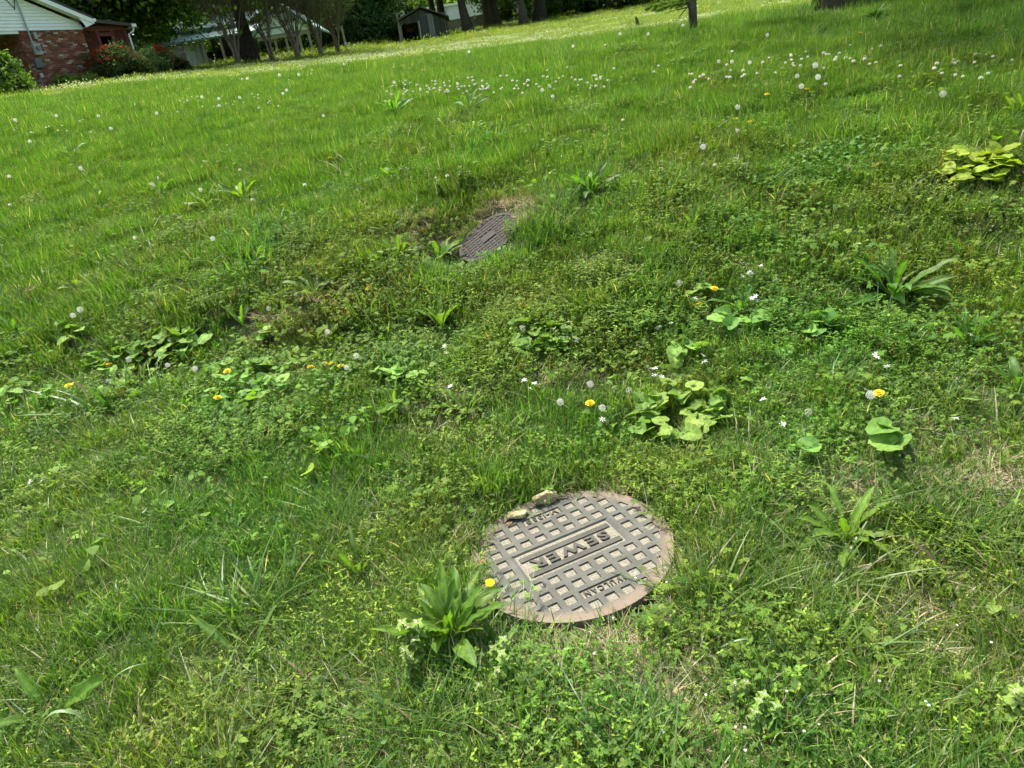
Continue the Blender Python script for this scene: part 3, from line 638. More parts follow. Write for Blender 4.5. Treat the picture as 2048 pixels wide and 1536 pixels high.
def plate_with_holes(name, R, holes, zt, zb, mat, parent, nseg=128, wob=.0):
    outer = [(R*math.cos(2*math.pi*k/nseg)*(1+wob*math.sin(k*1.7)), R*math.sin(2*math.pi*k/nseg)*(1+wob*math.sin(k*2.3))) for k in range(nseg)]
    loops = [outer]+holes; vs, es = [], []
    for lp in loops:
        b = len(vs); vs += [Vector(p) for p in lp]; es += [(b+i, b+(i+1) % len(lp)) for i in range(len(lp))]
    V, Ed, F, *_ = delaunay_2d_cdt(vs, es, [], 1, 1e-7)
    def inside(p, poly):
        s_ = 0
        for i in range(len(poly)):
            a, b = poly[i], poly[(i+1) % len(poly)]
            if (b[0]-a[0])*(p[1]-a[1])-(b[1]-a[1])*(p[0]-a[0]) < 0: return False
        return True
    bb = [(min(p[0] for p in h), max(p[0] for p in h), min(p[1] for p in h), max(p[1] for p in h), h) for h in holes]
    mb = MB(); keep = []
    for f in F:
        cx = sum(V[i][0] for i in f)/len(f); cy_ = sum(V[i][1] for i in f)/len(f)
        if any(x0 <= cx <= x1 and y0 <= cy_ <= y1 and inside((cx, cy_), h) for x0, x1, y0, y1, h in bb): continue
        keep.append(tuple(f))
    mb.add([(v[0], v[1], zt) for v in V], keep)
    for li, lp in enumerate(loops):
        n_ = len(lp); ins = -.0012 if li else 0
        cx = sum(p[0] for p in lp)/n_; cy_ = sum(p[1] for p in lp)/n_
        lo = [(p[0]+(cx-p[0])*(.06 if li and n_ < 9 else .0), p[1]+(cy_-p[1])*(.06 if li and n_ < 9 else 0), zb if li else zb-.02) for p in lp]
        v = [(p[0], p[1], zt) for p in lp] + lo
        mb.add(v, [(i, (i+1) % n_, (i+1) % n_+n_, i+n_)[::(-1 if li == 0 else 1)] for i in range(n_)])
    return mb.build(name, mat, parent)
def frame_obj(o, x, y, z, loc):
    o.matrix_world = Matrix(((x[0], y[0], z[0], loc[0]), (x[1], y[1], z[1], loc[1]), (x[2], y[2], z[2], loc[2]), (0, 0, 0, 1)))
lid = thing('sewer_cover', 'round iron sewer cover with grid of pale squares lettered SEWER', 'manhole cover')
frame_obj(lid, -LE1, LE2, LN, LC)
u = UNIT; H2 = .315*u
def rect(x0, x1, y0, y1): return [(x0, y0), (x1, y0), (x1, y1), (x0, y1)]
holes = []; pads = []
for a in range(-5, 6):
    for b in range(-5, 6):
        if (abs(a) <= 3 and abs(b) <= 1) or (abs(a) <= 1 and abs(b) == 4): continue
        p = clip_circle(rect(-a*u-H2, -a*u+H2, b*u-H2, b*u+H2), 5.42*u)
        if len(p) >= 3 and area(p) > .10*(2*H2)**2: holes.append(p)
nsq = len(holes)
boxes = [rect(-3.36*u, 3.36*u, -1.36*u, 1.36*u), rect(-1.36*u, 1.36*u, -4.36*u, -3.66*u), rect(-1.36*u, 1.36*u, 3.66*u, 4.36*u)]
DEP = -.0060
plate_with_holes('cover_plate', RL, holes+boxes, 0, DEP, M_iron, lid)
for k, p in enumerate(holes+boxes):
    mb = MB(); g = rnd.uniform(.0, .0012); n_ = len(p); cx = sum(q[0] for q in p)/n_; cy_ = sum(q[1] for q in p)/n_
    mb.add([(q[0], q[1], DEP-.001) for q in p]+[(cx+(q[0]-cx)*.9, cy_+(q[1]-cy_)*.9, DEP+.0006+g) for q in p], [tuple(range(n_, 2*n_))]+[(i, (i+1) % n_, (i+1) % n_+n_, i+n_) for i in range(n_)])
    mb.build('grit_filled_square' if k < nsq else 'lettering_panel', M_sand, lid)
for y0 in (-.90*u, .66*u):
    mb = MB(); mb.box((-3.02*u, y0, DEP), (3.02*u, y0+.40*u, -.0008)); mb.build('raised_bar', M_ironb, lid)
def letters(txt, y, h, width, parent, mat, depth=.0046, bold=.0):
    """separate raised letters spread over the given width, upper edge towards +y"""
    ms = []
    for ch in txt:
        cu = bpy.data.curves.new('letter', 'FONT'); cu.body = ch; cu.size = h/.73; cu.extrude = depth/2; cu.offset = bold; cu.resolution_u = 3
        t = bpy.data.objects.new('tmp', cu); COL.objects.link(t); dg = bpy.context.evaluated_depsgraph_get(); me = bpy.data.meshes.new_from_object(t.evaluated_get(dg)); bpy.data.objects.remove(t)
        me.materials.clear(); me.materials.append(mat); xs = [v.co.x for v in me.vertices]; ys = [v.co.y for v in me.vertices]
        x0, x1, y0, y1 = min(xs), max(xs), min(ys), max(ys); st = h/(y1-y0) if ch != '-' else 1
        for v in me.vertices: v.co.x -= (x0+x1)/2; v.co.y = (v.co.y-(y0+y1)/2)*st
        ms.append((me, (x1-x0)))
    tot = sum(w_ for _, w_ in ms); gap = h*.24*(len(txt)-1); k_ = (width-gap)/tot; x = -width/2
    for me, w_ in ms:
        o = ob('letter', me, parent, (x+w_*k_/2, y, DEP+depth/2+.0004)); o.scale = (k_, 1, 1); x += w_*k_+h*.24
letters('SEWER', .09*u, .86*u, 5.1*u, lid, M_ironb, .0062, .0021)
letters('V-1355', -4.01*u, .40*u, 2.25*u, lid, M_ironb, .005, .0004)
letters('VULCAN', 4.01*u, .44*u, 2.3*u, lid, M_ironb, .005, .0005)
def on_plane(px, py, P, N):
    d = ray(px, py); t = ((P[0])*N[0]+(P[1])*N[1]+(P[2]-EYE)*N[2])/(d@N); return Vector((d[0]*t, d[1]*t, EYE+d[2]*t))
def on_lid(px, py): return on_plane(px, py, LC, LN)

# ------------------------------------------------------------------ the smaller tilted cover up the bank
c2 = thing('valve_cover', 'small dark round iron cover tilted on the bank, half buried in grass', 'manhole cover')
yy = Vector(L2N).cross(Vector((1, .25, 0))).normalized(); xx = yy.cross(Vector(L2N)).normalized()
frame_obj(c2, xx, yy, L2N, L2+L2N*.012)
g2 = RL2/6.2
h2 = []
for a in range(-6, 7):
    for b in range(-6, 7):
        if abs(a) <= 1 and abs(b) <= 1: continue
        p = clip_circle(rect(a*g2-.36*g2, a*g2+.36*g2, b*g2-.36*g2, b*g2+.36*g2), RL2*.86)
        if len(p) >= 3 and area(p) > .3*(.72*g2)**2: h2.append(p)
mb = MB(); R = RL2; n_ = 64
mb.add([(R*math.cos(6.2832*k/n_), R*math.sin(6.2832*k/n_), z) for z in (0, -.03) for k in range(n_)] + [(R*.88*math.cos(6.2832*k/n_), R*.88*math.sin(6.2832*k/n_), z) for z in (0, -.006) for k in range(n_)],
       [(k, (k+1) % n_, (k+1) % n_+2*n_, k+2*n_) for k in range(n_)] + [(k+n_, (k+1) % n_+n_, (k+1) % n_, k) for k in range(n_)] + [(k+2*n_, (k+1) % n_+2*n_, (k+1) % n_+3*n_, k+3*n_) for k in range(n_)] + [tuple(range(3*n_, 4*n_))])
mb.build('cover_plate', M_dark, c2)
mb = MB()
for p in h2:
    k = len(p); mb.add([(q[0], q[1], -.0062) for q in p]+[(q[0], q[1], .0005) for q in p], [tuple(range(k, 2*k))]+[(i, (i+1) % k, (i+1) % k+k, i+k) for i in range(k)])
o = mb.build('raised_tread_squares', M_dark, c2); o['kind'] = 'stuff'
mb = MB(); mb.box((-1.4*g2, -1.1*g2, -.0062), (1.4*g2, 1.1*g2, .001)); mb.build('centre_panel', M_dark, c2)

# ------------------------------------------------------------------ stones
def rock(name, label, px, py, sx, sy, sz, seed, mat, rz=0, cat='stone', lift=.3, onlid=True, group=None):
    bm = bmesh.new(); bmesh.ops.create_icosphere(bm, subdivisions=4, radius=1)
    r = random.Random(seed); pl = [(Vector((r.gauss(0, 1), r.gauss(0, 1), r.gauss(0, 1))).normalized(), r.uniform(.55, .9)) for _ in range(9)]
    for v in bm.verts:
        p = v.co.copy()
        for d, q in pl:
            e = p.dot(d)-q
            if e > 0: p -= d*e
        p += p.normalized()*(float(fbm(p.x*2.2+seed, p.y*2.2+p.z*3, seed))-.5)*.28 + p.normalized()*(float(fbm(p.x*9+seed, p.y*9+p.z*11, seed+3))-.5)*.09
        v.co = (p.x*sx, p.y*sy, p.z*sz)
    me = bpy.data.meshes.new(name); bm.to_mesh(me); bm.free(); me.materials.append(mat); me.polygons.foreach_set('use_smooth', [False]*len(me.polygons))
    p = on_lid(px, py) if onlid else ground_at(px, py)
    o = ob(name, me, None, p+Vector((0, 0, sz*lift)), (rnd.uniform(-.1, .1), rnd.uniform(-.1, .1), rz)); tag(o, label, cat, group); return o
M_lime = M('yellow_limestone', (.66, .57, .33), .9, .15, var=(.22, .17, .08), scale=38, bump=.9, bscale=110)
M_lime2 = M('orange_tan_stone', (.46, .33, .17), .9, .15, var=(.25, .15, .07), scale=60, bump=.8, bscale=160)
M_red = M('reddish_pebble', (.36, .20, .12), .8, .2, var=(.2, .11, .07), scale=60, bump=.5, bscale=200)
rock('limestone_chunk', 'blocky yellowish limestone chunk at the top edge of the sewer cover', 1092, 1004, .046, .026, .027, 3, M_lime, .25, lift=.62)
rock('limestone_chunk', 'flat rough yellow stone lying on the cover beside the V-1355 panel', 1036, 1034, .036, .026, .016, 8, M_lime, .3, lift=.6)
rock('stone_flake', 'thin tan flake of stone on the rim below the flat yellow stone', 1019, 1049, .014, .008, .005, 12, M_lime2, .4, lift=.6)
rock('pebble', 'small orange stone on top of the blocky limestone chunk', 1103, 981, .012, .010, .010, 15, M_lime2, .2, lift=1.2)
rock('pebble', 'round reddish brown pebble at the left edge of the sewer cover', 967, 1128, .013, .012, .011, 21, M_red, .2, lift=.7)
rock('pebble', 'brown pebble half hidden in grass left of the big puffball trio', 735, 704, .018, .014, .012, 23, M_red, .2, onlid=False)
for k in range(420):
    px, py = rnd.choice([(1000, 1045), (985, 1062), (975, 1080), (1010, 1040), (965, 1150), (970, 1100), (962, 1170), (1060, 1012), (990, 1200), (1330, 1180), (1290, 1215)]); 
    if k == 0: mb = MB()
    q = on_lid(px+rnd.gauss(0, 9), py+rnd.gauss(0, 8)); s_ = rnd.uniform(.0008, .0035)
    v = [tuple(q+Vector((rnd.uniform(-1, 1), rnd.uniform(-1, 1), rnd.uniform(0, .9)))*s_) for _ in range(6)]
    mb.add(v, [(0, 1, 2), (0, 2, 3), (0, 3, 4), (0, 4, 1), (5, 2, 1), (5, 3, 2), (5, 4, 3), (5, 1, 4)])
tag(mb.build('soil_crumbs', M_lime2), 'crumbs of tan soil scattered on the left rim of the cover', None, kind='stuff')

# ------------------------------------------------------------------ leafy plants
M_leaf = leafmat('broad_leaf', trans=.42, rough=.52, spec=.28, jit=.4, blotch=.9)
M_heart = leafmat('heart_leaf', trans=.36, rough=.6, spec=.15, jit=.4, blotch=.5, gain=1.02)
def long_leaf(w, bend, twist, col, col2, seg=10, wavy=.02, toothed=False, pet=.12):
    mb = MB(); v = []; c = []; ang = 0; X = Z = 0
    NC = 7
    for k in range(seg+1):
        t = k/seg
        pr = max(0, math.sin(math.pi*min(max((t-pet*.3)/(1-pet*.3), 0), 1)**1.25))**.8 if t > pet*.3 else .0
        pr = max(pr, .14*(1-t)) if k < seg else 0.0
        if toothed and 2 < k < seg: pr *= (1.0 if k % 2 else .45)
        tw = twist*t
        for q in range(NC):
            s_ = (q-(NC-1)/2)/((NC-1)/2)
            off = s_*w*.5*pr
            rib = (.010 if q % 2 else -.004)*pr*(w/.25) + abs(s_)*w*.22*pr*(1-t*.5) + wavy*math.sin(t*17+q)*abs(s_)*pr
            a_ = ang
            v.append((X - math.sin(a_)*rib - math.sin(a_)*off*math.sin(tw), off*math.cos(tw), Z + math.cos(a_)*rib + off*math.sin(tw)*math.cos(a_)))
            f_ = .5*(1-abs(s_))**3
            base = tuple(col[i]*(1-t*.3)+col2[i]*t*.3 for i in range(3))
            st = 1.22 if q % 2 == 0 else .92
            c.append((base[0]*st*(1+f_), base[1]*st*(1+f_*.9), base[2]*st*(1+f_)))
        X += math.cos(ang)/seg; Z += math.sin(ang)/seg; ang -= bend*(t*1.6+.2)/seg
    f = [(k*NC+q, k*NC+q+1, (k+1)*NC+q+1, (k+1)*NC+q) for k in range(seg) for q in range(NC-1)]
    mb.add(v, f, np.array(c)); return mb
CG = (.095, .20, .026); CD = (.068, .155, .028); CY = (.16, .26, .035)
def leafset(name, ws, col, col2, **kw):
    out_ = []
    for k, (w_, b_, t_) in enumerate(ws): out_.append(long_leaf(w_, b_, t_, col, col2, **kw).mesh(name, M_leaf, True))
    return out_
LS = {
 'wide': leafset('wide_leaf', [(.17, .5, .1), (.20, .9, -.35), (.16, .2, .3), (.19, 1.4, .2), (.15, .7, -.5), (.21, .35, .5)], (.095, .205, .026), CG, wavy=.035),
 'narrow': leafset('narrow_leaf', [(.19, .6, .2), (.21, 1.1, -.3), (.16, .3, .1), (.20, 1.5, .2)], CG, CY),
 'dark': leafset('dark_leaf', [(.16, .9, .2), (.18, 1.4, -.3), (.15, .5, .2), (.17, 1.2, .5)], CD, CG),
 'blade': leafset('blade_leaf', [(.10, .5, .3), (.09, .9, -.3), (.11, .25, .1)], (.07, .16, .028), CG),
 'tooth': leafset('toothed_leaf', [(.26, .5, .1), (.22, .9, -.2), (.28, .3, .3)], (.12, .23, .03), CY, seg=14, toothed=True),
 'yellow': leafset('yellowish_leaf', [(.16, .7, .2), (.18, 1.1, -.3), (.15, .4, .1)], (.17, .27, .035), CY),
}
def rosette(px, py, Rpx, n, kind, label, name='broadleaf_weed', cat='weed', up=(.25, 1.25), group=None, grounded=True, lmul=1.0):
    p = ground_at(px, py); far_ = max(0, min(1, (480-py)/200)); R = Rpx*dist(p)/FPX*(1.36-.05*far_)*lmul
    t = thing(name, label, cat, p+Vector((0, 0, .016+.02*far_)), (0, 0, 0), group)
    a0 = rnd.uniform(0, 6.28)
    for k in range(n):
        f_ = k/max(n-1, 1); az = a0+k*2.39996+rnd.gauss(0, .15); lo_ = up[0]+.22; el = lo_+(max(up[1], lo_+.1)-lo_)*f_**1.2+rnd.gauss(0, .12)
        L = R*rnd.uniform(.72, 1.1)*(1-.25*f_*(n > 8))
        o = ob('leaf', rnd.choice(LS[kind]), t, (math.cos(az)*.006, math.sin(az)*.006, 0), (rnd.gauss(0, .35), -el, az), L)
        o.scale = (L, L*rnd.uniform(.85, 1.2), L)
    return t
for (a, b, R, n, kd, lab, nm, up_) in ROS: rosette(a, b, R, n, kd, lab, nm, {'plantain_plant': 'plantain', 'dandelion_rosette': 'dandelion leaves', 'dock_plant': 'dock plant', 'goldenrod_plant': 'tall weed'}.get(nm, 'weed'), up_)
# heart-shaped leaves
def heart(col, cup, seed):
    r = random.Random(seed); mb = MB(); n = 22; v = [(0, 0, 0)]; c = [tuple(q*1.5 for q in col)]
    for ring, k in ((.5, .5), (1, 1)):
        for i in range(n):
            a = 2*math.pi*i/n; rad = .5*(1-.55*max(0, math.cos(a-math.pi))**8)*(1+.22*max(0, math.cos(a))**6)*(1+(.035 if i % 2 else -.02)*ring)
            x, y = rad*math.cos(a)*ring, rad*math.sin(a)*ring*.98
            z = cup*(abs(y)*1.2)**1.3 - .12*(x+.1)**2*2 + r.gauss(0, .012)*ring + (.022 if i % 3 == 0 else 0)*ring
            v.append((x+.12, y, z)); c.append(tuple(q*(1.0 if (i % 3) else 1.25) for q in col))
    f = [(0, 1+i, 1+(i+1) % n) for i in range(n)] + [(1+i, 1+n+i, 1+n+(i+1) % n, 1+(i+1) % n) for i in range(n)]
    mb.add(v, f, np.array(c)); mb.tube([(-.02, 0, 0), (-.16, 0, -.35), (-.2, 0, -1.0)], [.018, .022, .02], 4, (.16, .24, .05)); return mb.mesh('heart_leaf', M_heart, True)
HG = [heart((.15, .29, .055), .25, 1), heart((.17, .31, .06), -.1, 2), heart((.125, .25, .05), .45, 3), heart((.19, .33, .065), .1, 4)]
HY = [heart((.21, .32, .035), .2, 5), heart((.19, .30, .035), .0, 6)]
for (a, b, rx, ry, n, lp, yl, lab) in HEARTS:
    p = ground_at(a, b, .06); n = int(n*1.4) if n > 8 else n; sc_ = 1.25 if n > 5 else 1.0
    t = thing('heart_leaf_patch' if n > 2 else 'heart_leaf_sprig', lab, 'leaf patch' if n > 2 else 'leafy sprig', p)
    for k in range(n):
        r = math.sqrt(rnd.random()); an = rnd.uniform(0, 6.283)
        g = ground_at(a+rx*r*math.cos(an), b+ry*r*math.sin(an), .06); s_ = sc_*lp*dist(p)/FPX*rnd.uniform(.7, 1.15); h = rnd.uniform(.05, .09)+s_*.2
        o = ob('leaf', rnd.choice(HY if yl else HG), t, g+Vector((0, 0, h))-p, (rnd.gauss(0, .32)+.05, rnd.gauss(0, .32), rnd.uniform(0, 6.28)), s_)
# ------------------------------------------------------------------ flowers
WT = (1, 1, 1)
M_puff = leafmat('seed_down', trans=.6, rough=.8, spec=.1, jit=.1, hv=.0, tint=WT)
M_yel = leafmat('yellow_petals', trans=.3, rough=.6, spec=.2, jit=.15, hv=.0, tint=(1, .9, .5))
M_wht = leafmat('white_petals', trans=.35, rough=.6, spec=.2, jit=.1, hv=.0, tint=WT)
M_stem = leafmat('flower_stem', trans=.1, rough=.5, spec=.3, jit=.3, hv=.2)
def fib(n):
    return [Vector((math.sqrt(1-z*z)*math.cos(k*2.39996), math.sqrt(1-z*z)*math.sin(k*2.39996), z)) for k in range(n) for z in [1-2*(k+.5)/n]]
def puff_mesh(R=.021, n=84, full=1.0):
    mb = MB(); hw = (.96, .96, .94)
    for d in fib(n):
        if rnd.random() > full: continue
        u_ = d.orthogonal().normalized(); v_ = d.cross(u_); b = d*R*.12; tip = d*R*rnd.uniform(.86, 1.0); w_ = .00022
        mb.add([b-u_*w_, b+u_*w_, tip+u_*w_, tip-u_*w_], [(0, 1, 2, 3)], (.55, .53, .45))
        m = 6; a0 = rnd.uniform(0, 1)
        for k in range(m):
            a = a0+k*6.283/m; e = (u_*math.cos(a)+v_*math.sin(a)); s_ = e.cross(d)*.0006
            q = tip+e*R*.24+d*R*.10; mb.add([tip-s_, tip+s_, q], [(0, 1, 2)], hw)
    for d in fib(40):
        u_ = d.orthogonal().normalized()*R*.03; v_ = d.cross(u_); mb.add([d*R*.05-u_, d*R*.05+u_, d*R*.2], [(0, 1, 2)], (.12, .09, .05))
    return mb.mesh('seed_head', M_puff)
def stem_mb(h, lean, r=.0019, c=(.16, .20, .07), c2=(.22, .13, .07)):
    pts = [(lean*h*(k/6)**1.7, 0, h*k/6) for k in range(7)]; mb = MB(); mb.tube(pts, [r*1.1]*7, 5, c if rnd.random() < .6 else c2, cap=False); return mb, Vector(pts[-1])
def dandelion_seed(h=.15, lean=.15, full=1.0):
    t = thing('dandelion_seed_head', None, None); mb, top = stem_mb(h, lean); mb.build('stem', M_stem, t)
    b = MB()
    for k in range(8):
        a = k*.785; blade(b, 0, 0, .012, .003, a, 2.5, .3, (.2, .2, .1), 2)
    b.build('bracts', M_stem, t, loc=top+Vector((0, 0, .002)))
    ob('seed_ball', puff_mesh(full=full), t, top+Vector((0, 0, .004))); return t
def dandelion_flower(h=.09, lean=.2, tilt=.5):
    t = thing('dandelion_flower', None, None); mb, top = stem_mb(h, lean); mb.build('stem', M_stem, t)
    p = MB()
    for ring, (n, L, el) in enumerate([(26, .019, .12), (22, .015, .45), (16, .010, .85), (8, .006, 1.2)]):
        for k in range(n):
            a = 6.283*k/n+ring*.3+rnd.uniform(-.08, .08); e = el+rnd.uniform(-.1, .1); d = Vector((math.cos(a)*math.cos(e), math.sin(a)*math.cos(e), math.sin(e)))
            flat_leaf(p, (0, 0, .0), d, (0, 0, 1), L, .0042, cvar((.84, .68, .03) if ring < 2 else (.84, .60, .02), .08), (.5, .9, 1, .8), .05, .1)
    p.build('petals', M_yel, t, loc=top, rot=(rnd.uniform(-.2, .2), tilt*.4, 0))
    c = MB()
    for k in range(10): blade(c, 0, 0, .011, .0035, k*.628, .9, .3, (.12, .2, .05), 2)
    c.build('bracts', M_stem, t, loc=top-Vector((0, 0, .008))); return t
PRO = {}
def proto(key, fn):
    if key not in PRO: o = fn(); PRO[key] = [o, False, list(o.children)]
    return PRO[key]
def put(key, fn, loc, rz=None, scale=1.0, label=None, cat=None, group=None, tilt=(0, 0)):
    rec = proto(key, fn); rot = (tilt[0], tilt[1], rnd.uniform(0, 6.283) if rz is None else rz)
    if not rec[1]:
        o = rec[0]; rec[1] = True; o.location = loc; o.rotation_euler = rot; o.scale = (scale,)*3
    else:
        o = rec[0].copy(); COL.objects.link(o); o.location = loc; o.rotation_euler = rot; o.scale = (scale,)*3
        if 'group' in o: del o['group']
        for c in rec[2]:
            k = c.copy(); COL.objects.link(k); k.parent = o
    return tag(o, label, cat, group)
PUFF = [(155, 620, 14, 'upper puff of the pair by the long grass on the left'), (143, 631, 12, 'lower flattened puff of the pair on the left'), (258, 720, 15, 'wide puff over the left heart-leaf patch'),
 (336, 730, 11, 'drooping puff right of the wide puff on the left'), (392, 737, 12, 'puff beside the bare stalks left of the yellow pair'), (218, 763, 11, 'low half-hidden puff beside the yellow-green rosette'),
 (541, 617, 13, 'puff below the glossy dark rosette on the left'), (658, 664, 12, 'puff hanging from a fallen pale stem'), (708, 714, 15, 'round puff up right of the four yellow flowers'),
 (697, 735, 13, 'puff behind a curled pale stem by the yellow flowers'), (1047, 657, 18, 'ragged puff on a brown stem beside the star flower clump'), (1183, 770, 19, 'topmost of the puffs above the sewer cover'),
 (1125, 803, 20, 'leftmost of the puffs above the sewer cover'), (1204, 815, 19, 'puff right above a white star flower'), (1258, 780, 13, 'half-blown puff right of the other puffs above the cover'),
 (1363, 566, 18, 'puff left of the yellow flowers and white stars'), (1741, 786, 22, 'largest puff, touching a yellow dandelion on the right'), (1612, 824, 20, 'ragged grey puff right of the bright spoon leaves'),
 (1475, 214, 12, 'puff above the curled straw stalks on the upper right'), (1402, 294, 14, 'lone puff below the curled straw stalks'), (1475, 261, 8, 'small puff at the foot of the orange-stemmed flowers'),
 (1626, 131, 13, 'top puff of the four on the upper right'), (1594, 152, 10, 'left puff of the four on the upper right'), (1642, 153, 13, 'right puff of the four on the upper right'), (1606, 172, 12, 'bottom puff of the four, above a yellow flower'),
 (1885, 188, 14, 'lone puff in the turf near the upper right corner'), (1086, 180, 10, 'tall puff under the right end of the clover band'), (1104, 193, 9, 'puff turned sideways beside the tall puff'),
 (786, 165, 8, 'puff at the left end of the white clover band'), (647, 231, 7, 'lone puff between the clover band and the upper left puffs'), (270, 475, 9, 'puff in the left turf above the long grass'), (161, 336, 8, 'puff left of the tall yellow-green stalk')]
for (a, b, d, lab) in PUFF:
    h = rnd.uniform(.10, .17)*(1 if b > 300 else 1.15); p = ground_at(a, b, h); s = 1.0
    dd = dist(p+Vector((0, 0, h))); s2 = min(max(d*dd/FPX/.060, .6), 1.15)
    key = 'puff%d' % rnd.randint(0, 3) if 'ragged' not in lab and 'half' not in lab else 'ragged'
    i = key; fn = (lambda: dandelion_seed(.15, rnd.uniform(.02, .15))) if key != 'ragged' else (lambda: dandelion_seed(.15, .08, .55))
    hh = h/s2
    put(key, fn, (p.x, p.y, p.z+h-.154*s2), scale=s2, label='white dandelion seed head, '+lab, cat='dandelion')
FARP = [(195, 232), (315, 226), (116, 231), (222, 257), (57, 283), (404, 194), (438, 197), (438, 211), (566, 187), (574, 180), (20, 352), (935, 104), (885, 109), (497, 157), (486, 158), (560, 150), (596, 149), (480, 195), (1296, 68), (1239, 68), (1534, 70), (1435, 123), (1464, 123), (1498, 125), (690, 128), (728, 118), (1369, 50), (1147, 92), (880, 77), (30, 240), (400, 380), (425, 478)]
for (a, b) in FARP:
    h = rnd.uniform(.14, .22); p = ground_at(a, b, h); s = min(max(5.5*dist(p)/FPX/.046, .7), 1.1)
    put('puff%d' % rnd.randint(0, 3), lambda: dandelion_seed(), (p.x, p.y, p.z+h-.154*s), scale=s, label='small distant dandelion puff standing in the tall meadow grass', cat='dandelion', group='distant dandelion puffs')
YELF = [(135, 771, 'left flower of the yellow pair at the lower left'), (152, 766, 'right flower of the yellow pair at the lower left'), (445, 747, 'front flower of the pair right of the heart leaves'), (456, 741, 'back flower of the pair right of the heart leaves'),
 (431, 797, 'single flower in the middle of the left heart-leaf patch'), (216, 730, 'small orange-yellow flower left of the wide puff'), (621, 735, 'leftmost flower of the yellow row left of the middle'), (649, 727, 'second flower of the yellow row left of the middle'),
 (666, 728, 'third flower of the yellow row left of the middle'), (680, 733, 'rightmost flower of the yellow row, beside two puffs'), (740, 575, 'lone yellow flower above the grass clump'), (1425, 577, 'yellow flower right of the lone puff, by the white stars'),
 (1400, 609, 'yellow flower above the heart leaves and dark rosette'), (1180, 805, 'yellow flower among the puffs above the sewer cover'), (1757, 784, 'yellow flower half behind the largest puff'),
 (1532, 189, 'yellow flower on a dark stem in the upper right turf'), (1611, 179, 'yellow flower right below the four puffs'), (1469, 238, 'upper flower of the orange-stemmed group'), (1459, 248, 'lower flower of the orange-stemmed group'),
 (1502, 244, 'flower right of the orange-stemmed group'), (1763, 327, 'lone orange-yellow flower left of the yellow-green leaf patch'), (660, 316, 'lone yellow flower in the turf left of the tilted cover'), (563, 411, 'small yellow flower above the bare patch'),
 (801, 206, 'yellow flower beside the dock leaves'), (1413, 156, 'yellow flower below the small clover group'), (1407, 83, 'tiny yellow flower right of the sapling foot'), (845, 140, 'tiny yellow flower above the clover band'), (1720, 66, 'tiny orange flower below the dark weed clump')]
for (a, b, lab) in YELF:
    h = rnd.uniform(.06, .11); p = ground_at(a, b, h); s = 1.0 if b > 500 else 1.15
    put('yel%d' % rnd.randint(0, 2), lambda: dandelion_flower(.09, rnd.uniform(0, .2)), (p.x, p.y, p.z+h-.09*s), scale=s, label='yellow dandelion, '+lab, cat='dandelion')
# star of bethlehem
def star_plant(n):
    t = thing('star_flower', None, None)
    for k in range(n):
        x, y = rnd.gauss(0, .022)*(n > 1), rnd.gauss(0, .022)*(n > 1); h = rnd.uniform(.07, .12)
        mb = MB(); mb.tube([(x*.4, y*.4, 0), (x*.7, y*.7, h*.55), (x, y, h)], .0011, 4, (.17, .27, .07), cap=False); mb.build('stem', M_stem, t)
        fl = MB()
        for q in range(6):
            a = q*1.0472; e = rnd.uniform(.25, .75); flat_leaf(fl, (0, 0, 0), (math.cos(a)*math.cos(e), math.sin(a)*math.cos(e), math.sin(e)), (0, 0, 1), .015, .0055, (.82, .84, .80), (.35, .8, 1, .8, 0), .15, .35)
        for q in range(6):
            a = q*1.0472+.5; flat_leaf(fl, (0, 0, 0), (math.cos(a)*.4, math.sin(a)*.4, .9), (1, 0, 0), .006, .0015, (.7, .6, .2), (.6, 1, .6), 0, 0)
        fl.build('flower', M_wht, t, loc=(x, y, h), rot=(rnd.gauss(0, .45)+.3, rnd.gauss(0, .35), rnd.uniform(0, 6)))
    lv = MB()
    for k in range(5): blade(lv, rnd.gauss(0, .006), rnd.gauss(0, .006), rnd.uniform(.08, .13), .0028, rnd.uniform(0, 6.28), .5, 1.2, (.08, .17, .04), 5)
    lv.build('leaves', M_grass, t); return t
STARS = [(1499, 548, 4, 'left group of three standing above the bank on the right'), (1549, 551, 2, 'small pair right of the tallest star flower'), (1521, 533, 1, 'topmost single star flower'), (1507, 593, 4, 'four just above the dark narrow rosette'), (1393, 592, 2, 'pair left of the yellow flower'),
 (1320, 652, 3, 'loose group by three small round leaves'), (1318, 745, 4, 'scattered group in front of the straw patch'), (1412, 712, 3, 'group over the pale leaves right of the middle'), (896, 690, 2, 'pair under the upright pointed leaves'), (1122, 655, 6, 'left half of the dense clump'), (1145, 668, 5, 'right half of the dense clump'),
 (1526, 806, 1, 'single flower on the bright spoon leaves'), (1566, 837, 1, 'single flower left of the ragged grey puff'), (1911, 833, 1, 'single flower at the right above the straw'), (1757, 705, 2, 'pair above the cut-leaf weed'), (1774, 740, 1, 'single bud below the right pair'), (72, 968, 2, 'pair at the left edge'),
 (288, 1016, 1, 'single flower in the left foreground grass'), (900, 770, 1, 'single flower above the bright pointed rosette'), (1204, 832, 1, 'single flower under the puff trio'), (1944, 662, 1, 'single flower above the upright blade clump'), (1060, 770, 3, 'pale buds left of the topmost puff')]
for (a, b, n, lab) in STARS:
    h = .095; p = ground_at(a, b, h); t = star_plant(n); t.location = p; t.scale = (.92,)*3; tag(t, 'white star-shaped flowers, '+lab if n > 1 else 'white star-shaped flower, '+lab, 'star flower')
